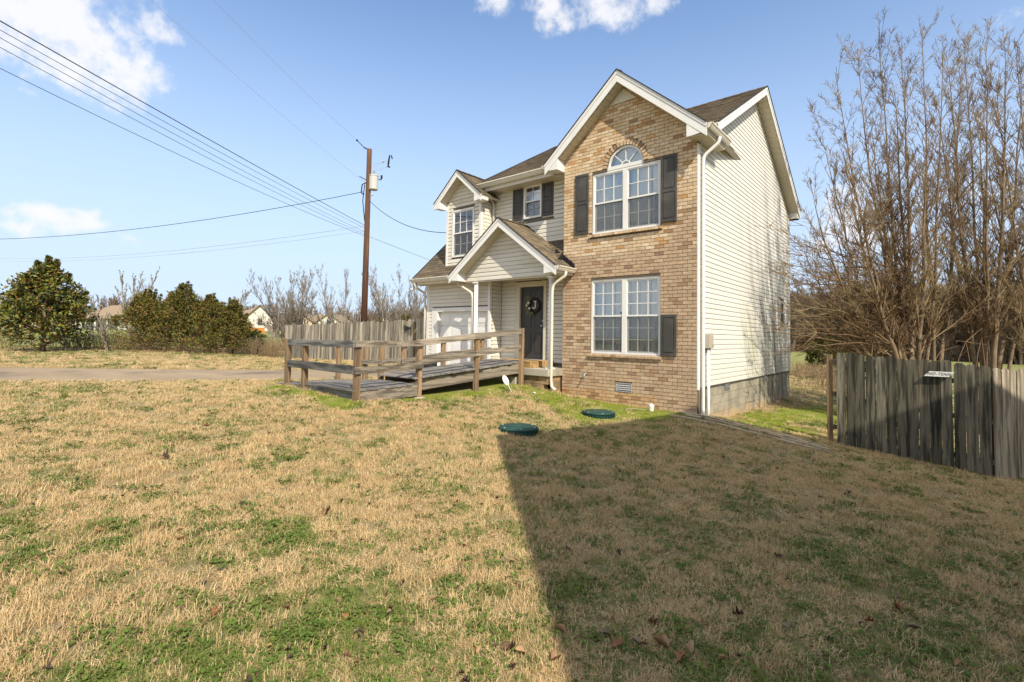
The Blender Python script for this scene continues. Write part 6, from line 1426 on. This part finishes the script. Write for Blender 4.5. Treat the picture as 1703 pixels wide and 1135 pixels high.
# ================================================================== FAR HOUSES
TANROOF = pmat('tan_far_roof', (.27, .20, .135), rough=.9, var=.1); GREYROOF = pmat('grey_far_roof', (.20, .185, .16), rough=.9, var=.1); PALEW = pmat('pale_far_wall', (.60, .56, .49), rough=.8, var=.05); TANW = pmat('tan_far_wall', (.50, .40, .29), rough=.8, var=.06)
WIN = pmat('far_window_glass', (.05, .06, .07), rough=.15, spec=.6)
def far_house(label, px, py, d, w, dp, wall_h, roof_h, wallm, roofm, face, gable_front=False, porch=False, wins=3):
    p = far(px, py, d); x, y = p.x, p.y; z = p.z
    t = thing('far_house', label, 'house', (x, y, z), 'houses beyond the field')
    ca, sa = math.cos(face), math.sin(face)
    def W_(u, v, zz): return (x+u*ca-v*sa, y+u*sa+v*ca, z+zz)
    def bxx(m, u0, u1, v0, v1, z0, z1): c = [W_(u, v, q) for q in (z0, z1) for v in (v0, v1) for u in (u0, u1)]; m.add(c, [(0, 2, 3, 1), (4, 5, 7, 6), (0, 1, 5, 4), (2, 6, 7, 3), (0, 4, 6, 2), (1, 3, 7, 5)])
    m = MB(); bxx(m, -w/2, w/2, 0, dp, -1.5, wall_h)
    if gable_front: m.add([W_(-w/2, 0, wall_h), W_(w/2, 0, wall_h), W_(0, 0, wall_h+roof_h), W_(-w/2, dp, wall_h), W_(w/2, dp, wall_h), W_(0, dp, wall_h+roof_h)], [(0, 1, 2), (3, 5, 4)])
    wl = m.build('wall', wallm, t)
    m = MB(); o_ = .5
    if gable_front:
        for s in (-1, 1): m.prism([W_(s*(w/2+o_), -o_, wall_h-o_*roof_h/(w/2)), W_(0, -o_, wall_h+roof_h), W_(0, dp+o_, wall_h+roof_h), W_(s*(w/2+o_), dp+o_, wall_h-o_*roof_h/(w/2))], (0, 0, .15))
    else:
        m.add([W_(-w/2-o_, -o_, wall_h-.1), W_(w/2+o_, -o_, wall_h-.1), W_(w/2+o_, dp+o_, wall_h-.1), W_(-w/2-o_, dp+o_, wall_h-.1), W_(-w/2+dp*.45, dp/2, wall_h+roof_h), W_(w/2-dp*.45, dp/2, wall_h+roof_h)], [(0, 1, 5, 4), (1, 2, 5), (2, 3, 4, 5), (3, 0, 4), (0, 3, 2, 1)])
    m.build('roof', roofm, t)
    m = MB(); bxx(m, -w/2-o_, w/2+o_, -o_-.05, -o_, wall_h-.3, wall_h-.05)
    if not gable_front: m.build('fascia', WHITE, t)
    for k in range(wins):
        u = -w/2+w*(k+.5)/wins; m = MB(); bxx(m, u-.5, u+.5, -.04, .0, 1.0, 2.1); f = m.build('window', WIN, t); m = MB(); bxx(m, u-.6, u+.6, -.02, .0, .9, 2.2); m.build('window_frame', WHITE, f)
    if porch:
        for u in (-w*.15, w*.12, w*.35): m = MB(); bxx(m, u-.1, u+.1, -2.2, -2.0, -.2, wall_h-.1); m.build('porch_post', WHITE, t)
        m = MB(); m.add([W_(-w*.2, -2.5, wall_h-.2), W_(w*.45, -2.5, wall_h-.2), W_(w*.45, .1, wall_h+.4), W_(-w*.2, .1, wall_h+.4)], [(0, 1, 2, 3)]); m.build('porch_roof', roofm, t)
    return t
fa = yaw
far_house('low tan roofed ranch house with a white posted porch beyond the green field', 165, 549, 105, 14, 9, 2.6, 2.9, PALEW, TANROOF, fa-.25, porch=True)
far_house('tan gabled house just behind the porch house', 207, 545, 128, 8, 10, 3.2, 3.0, TANW, TANROOF, fa+.5, gable_front=True, wins=2)
far_house('grey roofed house half hidden by the magnolia at the far left', -8, 548, 98, 13, 9, 3.6, 3.0, TANW, GREYROOF, fa, wins=2)
far_house('white gabled house above the orange board fence', 432, 549, 112, 5.6, 9, 3.0, 2.6, PALEW, GREYROOF, fa+.15, gable_front=True, wins=1)
far_house('white house with a sloping grey roof beside the gabled one', 405, 549, 118, 6.5, 9, 3.3, 2.8, PALEW, TANROOF, fa-.2, wins=1)
far_house('tan gabled house seen over the left end of the grey fence', 500, 549, 118, 5.0, 10, 2.2, 1.9, TANW, TANROOF, fa+.2, gable_front=True, wins=1)
far_house('pale gabled house seen over the grey fence left of the pole', 547, 549, 108, 4.6, 10, 2.0, 1.6, PALEW, TANROOF, fa+.1, gable_front=True, wins=1)
far_house('long tan roofed house between the two gables over the fence', 524, 548, 122, 8.0, 8, 2.0, 1.9, TANW, TANROOF, fa+.1, wins=2)
ob = thing('board_fence', 'low orange board fence in front of the white gabled house far away', 'fence', tuple(far(425, 553, 88)))
q = far(403, 557, 88); q2 = far(440, 557.5, 88); OR = pmat('orange_fence_stain', (.48, .20, .05), rough=.8, var=.1)
n = 22
for k in range(n): a = q.lerp(q2, k/n); b = q.lerp(q2, (k+.9)/n); m = MB(); m.bar(a.lerp(b, .5)-V(0, 0, .5), a.lerp(b, .5)+V(0, 0, 1.3), .03, (b-a).length, up=(b-a).normalized()); m.build('fence_board', OR, ob)

# ================================================================== NEIGHBOURING HOUSE (just outside the picture, it shades the lawn)
nb = thing('neighbour_house', 'cream sided gabled house next door, outside the frame to the right', 'house', (8.5, -8, -.3))
A = V(4.30, -7.75, 6.1); e1 = V(.73, -.684, 0).normalized(); e2 = V(.68, .73, 0).normalized(); LEN = 8.5; HALF = 4.95; m_ = .486
A2 = A+V(0, 0, 0)
def N_(a, b, z): p = A+e1*a+e2*b; return V(p.x, p.y, z)
ez = 6.1; rz = ez+HALF*m_
m = MB(); w0 = .35
prof = [N_(w0, w0, -1.5), N_(w0, 2*HALF-w0, -1.5), N_(w0, 2*HALF-w0, ez+w0*m_-.12), N_(w0, HALF, rz-.12), N_(w0, w0, ez+w0*m_-.12)]
m.prism(prof, e1*(LEN-2*w0)); nwall = m.build('wall', SIDING, nb)
for s in (0, 1):
    m = MB(); b0, b1 = (0, HALF) if s == 0 else (2*HALF, HALF)
    m.prism([N_(0, b0, ez), N_(0, b1, rz), N_(LEN, b1, rz), N_(LEN, b0, ez)], (0, 0, -.10)); m.build('roof', GREYROOF, nb)
for a_, z0 in ((2.2, .8), (5.5, .8), (2.2, 3.6), (5.5, 3.6)):
    m = MB(); p = N_(a_, w0, z0); m.prism([p, p+e1*.9, p+e1*.9+V(0, 0, 1.4), p+V(0, 0, 1.4)], -e2*.03); f = m.build('window', WHITE, nb); p = p+e1*.06+V(0, 0, .06); m = MB(); m.prism([p, p+e1*.78, p+e1*.78+V(0, 0, 1.28), p+V(0, 0, 1.28)], -e2*.036); m.build('pane', WIN, f)
# ================================================================== LAWN: blades, clover, leaves
def clump(seed, n, h, w, rad, lean, curl=.3, col=0):
    r = random.Random(seed); m = MB()
    for _ in range(n):
        a = r.uniform(0, 2*PI); q = rad*math.sqrt(r.random()); p = V(math.cos(a)*q, math.sin(a)*q, -.01); hh = h*r.uniform(.5, 1.15); az_ = r.uniform(0, 2*PI); d = V(math.cos(az_), math.sin(az_), 0)
        le = lean*r.uniform(.2, 1.3); s = V(-d.y, d.x, 0)*w*r.uniform(.6, 1.2)*.5
        p1 = p+d*hh*le*.35+V(0, 0, hh*.55); p2 = p+d*hh*le*(.9+curl)+V(0, 0, hh*(1-.35*le))
        m.add([p-s, p+s, p1+s*.8, p1-s*.8, p2], [(0, 1, 2, 3), (3, 2, 4)])
    return m
def leafpatch(seed, n, rad, s):
    r = random.Random(seed); m = MB()
    for _ in range(n):
        a = r.uniform(0, 2*PI); q = rad*math.sqrt(r.random()); p = V(math.cos(a)*q, math.sin(a)*q, r.uniform(.004, .030)); t = r.uniform(0, 6.3); nn_ = V(r.gauss(0, .35), r.gauss(0, .35), 1).normalized(); u = nn_.orthogonal().normalized(); u.rotate(Matrix.Rotation(t, 3, nn_)); v = nn_.cross(u); z = s*r.uniform(.6, 1.25)
        m.add([p+u*z*math.cos(k*PI/3)+v*z*.85*math.sin(k*PI/3)+nn_*(.15*z if k % 3 == 0 else 0) for k in range(6)], [(0, 1, 2, 3, 4, 5)])
    return m
def inst_mat(name, c1, c2, rough=.8, spec=.15, tl=.25):
    m = bpy.data.materials.new(name); m.use_nodes = True; t = m.node_tree; L = t.links.new; p = t.nodes['Principled BSDF']; o = t.nodes['Material Output']
    oi = nd(t, 'ShaderNodeObjectInfo'); geo = nd(t, 'ShaderNodeNewGeometry')
    n = nd(t, 'ShaderNodeTexNoise', i_Scale=1.4, i_Detail=5.0, i_Roughness=.7); L(geo.outputs['Position'], n.inputs['Vector'])
    n2 = nd(t, 'ShaderNodeTexNoise', i_Scale=160.0, i_Detail=2.0, i_Roughness=.7); L(geo.outputs['Position'], n2.inputs['Vector'])
    f = mathn(t, 'ADD', mathn(t, 'MULTIPLY', oi.outputs['Random'], .55), mathn(t, 'MULTIPLY', mathn(t, 'SUBTRACT', n.outputs['Fac'], .28), .75), True)
    mx = nd(t, 'ShaderNodeMixRGB'); mx.inputs[1].default_value = (*c1, 1); mx.inputs[2].default_value = (*c2, 1); L(f, mx.inputs[0])
    sc = nd(t, 'ShaderNodeVectorMath', operation='SCALE'); L(mx.outputs[0], sc.inputs[0]); L(mathn(t, 'ADD', mathn(t, 'MULTIPLY', n2.outputs['Fac'], 1.3), .40), sc.inputs['Scale'])
    L(sc.outputs[0], p.inputs['Base Color']); p.inputs['Roughness'].default_value = rough; p.inputs['Specular IOR Level'].default_value = spec
    tr = nd(t, 'ShaderNodeBsdfTranslucent'); L(sc.outputs[0], tr.inputs[0]); ms = nd(t, 'ShaderNodeMixShader'); ms.inputs[0].default_value = tl; L(p.outputs[0], ms.inputs[1]); L(tr.outputs[0], ms.inputs[2]); L(ms.outputs[0], o.inputs[0])
    return m
STRAW = inst_mat('dry_straw_blade', (.71, .54, .295), (.47, .34, .175)); GRASS = inst_mat('green_grass_blade', (.13, .19, .04), (.27, .28, .08)); CLOV = inst_mat('clover_leaf', (.085, .145, .025), (.16, .20, .045), rough=.6); MOSS = inst_mat('mossy_turf_blade', (.20, .27, .03), (.31, .32, .05))
sp = [proto(clump(200+i, 46, .060, .0042, .075, .75), 'straw_clump_shape', STRAW) for i in range(6)]
gp = [proto(clump(300+i, 40, .065, .0045, .07, .8), 'grass_clump_shape', GRASS) for i in range(4)]
cp = [proto(leafpatch(400+i, 40, .085, .0105), 'clover_shape', CLOV) for i in range(4)]
mp_ = [proto(clump(500+i, 46, .035, .0050, .08, .8), 'moss_clump_shape', MOSS) for i in range(3)]
rg = np.random.default_rng(21)
fwd = math.atan2(F.y, F.x)
def sample(density, rmax, halfang=1.08):
    """points in front of the camera, thinning with distance"""
    out = []
    for r0_, r1_, dens, s in density:
        area = halfang*(r1_**2-r0_**2); n = int(area*dens); rr = np.sqrt(rg.uniform(r0_**2, r1_**2, n)); th = fwd+rg.uniform(-halfang, halfang, n)
        out.append(np.c_[CAM.x+rr*np.cos(th), CAM.y+rr*np.sin(th), np.full(n, s), rr])
    p = np.concatenate(out)
    x, y = p[:, 0], p[:, 1]
    bad = (x > BX0-.02) & (x < .02) & (y > -.01) & (y < 8.8) | (x > -8.8) & (x <= BX0) & (y > .0) & (y < 8.8) | (x > -6.3) & (x < -3.36) & (y > -.64) & (y < .5)
    bad |= (x < -3.97) & (x > -7.2) & (y > -5.45) & (y < -4.05) | (x > -5.35) & (x < -4.1) & (y > -4.1) & (y < -.6)
    bad |= (np.hypot(x+1.40, y+1.62) < .33) | (np.hypot(x+1.34, y+4.22) < .32)
    d = np.full(len(x), 1e9); hw = np.zeros(len(x))
    for i in range(len(DRIVE)-1):
        q = seg_d(x, y, DRIVE[i][0], DRIVE[i][1], DRIVE[i+1][0], DRIVE[i+1][1]); c = q < d; d[c] = q[c]; hw[c] = DRIVE[i][2]/2
    bad |= d < hw-.05
    return p[~bad]
DENS = [(1.4, 3.2, 430, .85), (3.2, 5.5, 300, 1.0), (5.5, 9, 170, 1.15), (9, 15, 75, 1.45), (15, 26, 24, 1.9), (26, 42, 8, 2.6)]
P_ = sample(DENS, 42); X, Y = P_[:, 0], P_[:, 1]; Z = gz(X, Y); near = np.exp(-(np.hypot(X-3.8, Y+10.4)/12)**2); Z = Z+(fbm(X*1.1, Y*1.1, 3)-.5)*.05*near
G = green_f(X, Y); Mo = moss_f(X, Y); u = rg.random(len(X)); isg = u < G; ism = isg & (rg.random(len(X)) < Mo); isc = isg & ~ism & (rg.random(len(X)) < .55); isg2 = isg & ~ism & ~isc; iss = ~isg | (isc & (rg.random(len(X)) < .25))
def put(name, mask, protos, zs, seed, label):
    n = int(mask.sum()); hvar = (.35+1.25*fbm(X[mask]*2.3, Y[mask]*2.3, 55))*rg.uniform(.7, 1.3, n); s = P_[mask, 2]*rg.uniform(.75, 1.25, n)
    pts = np.c_[X[mask], Y[mask], Z[mask]-.004]; rot = np.c_[rg.normal(0, .12, n), rg.normal(0, .12, n), rg.uniform(0, 6.28, n)]; sc_ = np.c_[s, s, s**.55*zs*hvar]
    o = gn_scatter(name, pts, rot, sc_, protos, seed, label=label, cat='grass'); print(name, n)
put('dry_grass', iss, sp, 1.0, 1, 'dormant straw coloured grass covering most of the lawn')
put('green_grass', isg2, gp, .95, 2, 'short green grass growing in patches through the dry lawn')
put('clover', isc, cp, 1.0, 3, 'low green clover and weeds spreading in the dry lawn')
put('mossy_turf', ism, mp_, 1.0, 4, 'bright yellow green mossy turf along the foot of the house')
# taller tufts
for k, (x, y, lab) in enumerate(((-2.55, -3.0, 'tall green tuft between the ramp and the tank lids'), (-1.9, -2.3, 'loose green tuft left of the sunlit tank lid'), (-3.0, -4.3, 'thin green tuft in the straw left of the shaded lid'), (-.5, -3.1, 'dark green tuft just inside the shadow by the lids'), (-7.6, -8.9, 'green tuft in the dry lawn at the left'), (-16.9, -5.9, 'green tuft beyond the driveway'))):
    T_ = clump(900+k, 60, .17, .006, .06, .5); z = g1(x, y); m = MB(); m.add([(a+x, b+y, c+z) for a, b, c in T_.v], T_.f); tag(m.build('grass_tuft', GRASS), lab, 'grass tuft', 'taller green tufts on the lawn')
# fallen leaves
def leaf_mesh(seed, L_, lobes=True):
    r = random.Random(seed); n = 14; out_ = []
    for i in range(n+1):
        f = i/n; w = L_*.30*math.sin(PI*min(1, f*1.02))**.7*(1+(.55 if lobes else .08)*math.sin(f*5*PI)); out_.append((f*L_-L_/2, w))
    curl = r.uniform(.9, 2.2); tw = r.uniform(-1.2, 1.2); vs = []
    for x, w in out_:
        for s in (-1, 0, 1): y = s*w; vs.append((x, y*.9, .012+curl*abs(y)*.75+.25*x*x/L_+tw*y*x/L_*2))
    fs = []
    for i in range(n): fs += [(i*3, i*3+3, i*3+4, i*3+1), (i*3+1, i*3+4, i*3+5, i*3+2)]
    m = MB(); m.add(vs, fs); m.tube([(-L_/2, 0, .012), (-L_*.72, .004, .004)], .0018, 4); return m
LM = [pmat('rust_leaf', (.24, .11, .045), rough=.7, var=.25, scale=20), pmat('brown_leaf', (.15, .085, .045), rough=.75, var=.25, scale=20), pmat('tan_curled_leaf', (.34, .21, .11), rough=.75, var=.2, scale=20), pmat('grey_leaf', (.22, .165, .11), rough=.8, var=.2, scale=20), pmat('dark_leaf', (.055, .035, .025), rough=.8, var=.2, scale=20)]
LN = ['rust orange', 'brown', 'curled tan', 'pale greyish', 'dark brown']
lm = {(k, q): leaf_mesh(50+k*3+q, .11, lobes=(k in (0, 1, 4))).mesh('fallen_leaf', LM[k], smooth=True) for k in range(5) for q in range(3)}
LP = [(277, 765, 4, 1.5, 'largest dark curled leaf on the sunlit left lawn'), (232, 700, 2, .9, 'tan leaf farthest up on the left lawn'), (342, 712, 0, .8, 'small orange leaf on the upper left lawn'), (165, 890, 0, 1.0, 'rust leaf standing on edge in the straw at the left'),
 (270, 878, 0, .9, 'small dark red leaf in the straw left of centre'), (300, 905, 2, 1.4, 'long pale tan leaf curled in the straw below the clover patch'), (60, 862, 3, .8, 'pale leaf by the left edge of the lawn'), (340, 975, 3, 1.1, 'pale grey leaf beside the clover at the lower left'),
 (350, 1030, 0, 1.3, 'orange brown curled leaf under the clover patch at the lower left'), (575, 1034, 0, .9, 'rust orange leaf in the sun near the lower middle left'), (545, 857, 1, 1.5, 'long brown curled leaf in the sunlit middle lawn'), (470, 850, 3, .8, 'pale leaf beside the round clover patch'),
 (592, 1060, 3, .8, 'pale round leaf low on the sunlit lawn'), (850, 1090, 1, 1.6, 'large brown leaf at the bottom left of the shadow edge'), (864, 1093, 2, 1.1, 'tan leaf overlapping the brown one at the bottom'), (920, 1108, 2, 1.5, 'curled tan leaf at the bottom exactly on the shadow edge'),
 (930, 1018, 3, 1.2, 'pale pointed leaf upright at the shadow edge'), (930, 1058, 2, 1.5, 'large pale tan leaf just on the sunlit side of the shadow edge'), (1005, 1062, 3, 1.5, 'round pale grey leaf in the shade near the bottom'), (1025, 1082, 0, 1.7, 'bright rust oak leaf in the shade near the bottom'),
 (1058, 1076, 3, 1.1, 'narrow pale leaf right of the rust oak leaf'), (1097, 1080, 2, 1.7, 'tan oak leaf with lobes in the shaded bottom lawn'), (1135, 1105, 0, 1.6, 'dark rust leaf low in the shaded lawn'), (1148, 1090, 2, 1.8, 'largest tan oak leaf lying in the shaded bottom lawn'),
 (1085, 1045, 1, 1.3, 'brown leaf upright in the shade above the tan oak leaf'), (1030, 925, 4, 1.2, 'dark leaf in the middle of the shaded lawn'), (945, 920, 1, 1.2, 'brown leaf just inside the shadow at mid lawn'), (838, 938, 3, .9, 'pale leaf on the sunlit side at mid lawn'),
 (742, 760, 4, .8, 'small dark leaf on the straw left of the shaded tank lid'), (1413, 824, 4, 1.1, 'black curled leaf in the shade before the dark fence'), (1228, 1030, 4, 1.2, 'dark leaf in the shaded lower right lawn'), (1315, 1050, 3, 1.2, 'greyish upright leaf in the shaded lower right lawn'),
 (1492, 1020, 0, 1.7, 'rust brown oak leaf alone in the shaded right lawn'), (1445, 1040, 0, 1.1, 'small rust leaf left of the lone oak leaf on the right'), (1520, 1052, 3, 1.4, 'pale grey curled leaf right of the lone oak leaf'), (1540, 898, 3, .9, 'pale leaf lying in the green band before the fence')]
for i, (px, py, k, s, lab) in enumerate(LP):
    v = F+R*((px-851.5)/822.7)-U*((py-525.98)/822.7); t = 1.0; p = CAM.copy()
    for _ in range(12): t = t+(p.z-g1(p.x, p.y))/(-v.z)*.9; p = CAM+v*t
    o = link('fallen_leaf', lm[(k, i % 3)]); o.location = (p.x, p.y, g1(p.x, p.y)+.018); o.rotation_euler = (RNG.uniform(-.5, .5), RNG.uniform(-.5, .5), RNG.uniform(0, 6.28)); sc_ = s*.52 if py > 850 else s*.7; o.scale = (sc_, sc_, sc_)
    tag(o, lab, 'leaf', 'dead leaves on the lawn')
# loose litter too small to single out
n = 700; ra = rg.uniform(1.8, 11, n); th = fwd+rg.uniform(-1, 1, n); lx, ly = CAM.x+ra*np.cos(th), CAM.y+ra*np.sin(th)
keep = ~((lx > -8.9) & (lx < .05) & (ly > -.7)) & ~((lx < -3.8) & (lx > -7.3) & (ly > -5.8)); lx, ly = lx[keep], ly[keep]; n = len(lx)
lp = [bpy.data.objects.new('litter_leaf_shape', lm[(k, 0)]) for k in (1, 3, 4, 2)]
s = rg.uniform(.18, .42, n); gn_scatter('leaf_litter', np.c_[lx, ly, gz(lx, ly)+.03], np.c_[rg.normal(0, .5, n), rg.normal(0, .5, n), rg.uniform(0, 6.28, n)], np.c_[s, s, s], lp, 8, label='small scattered bits of dead leaf in the lawn', cat='leaf litter')
print('objects', len(bpy.data.objects))
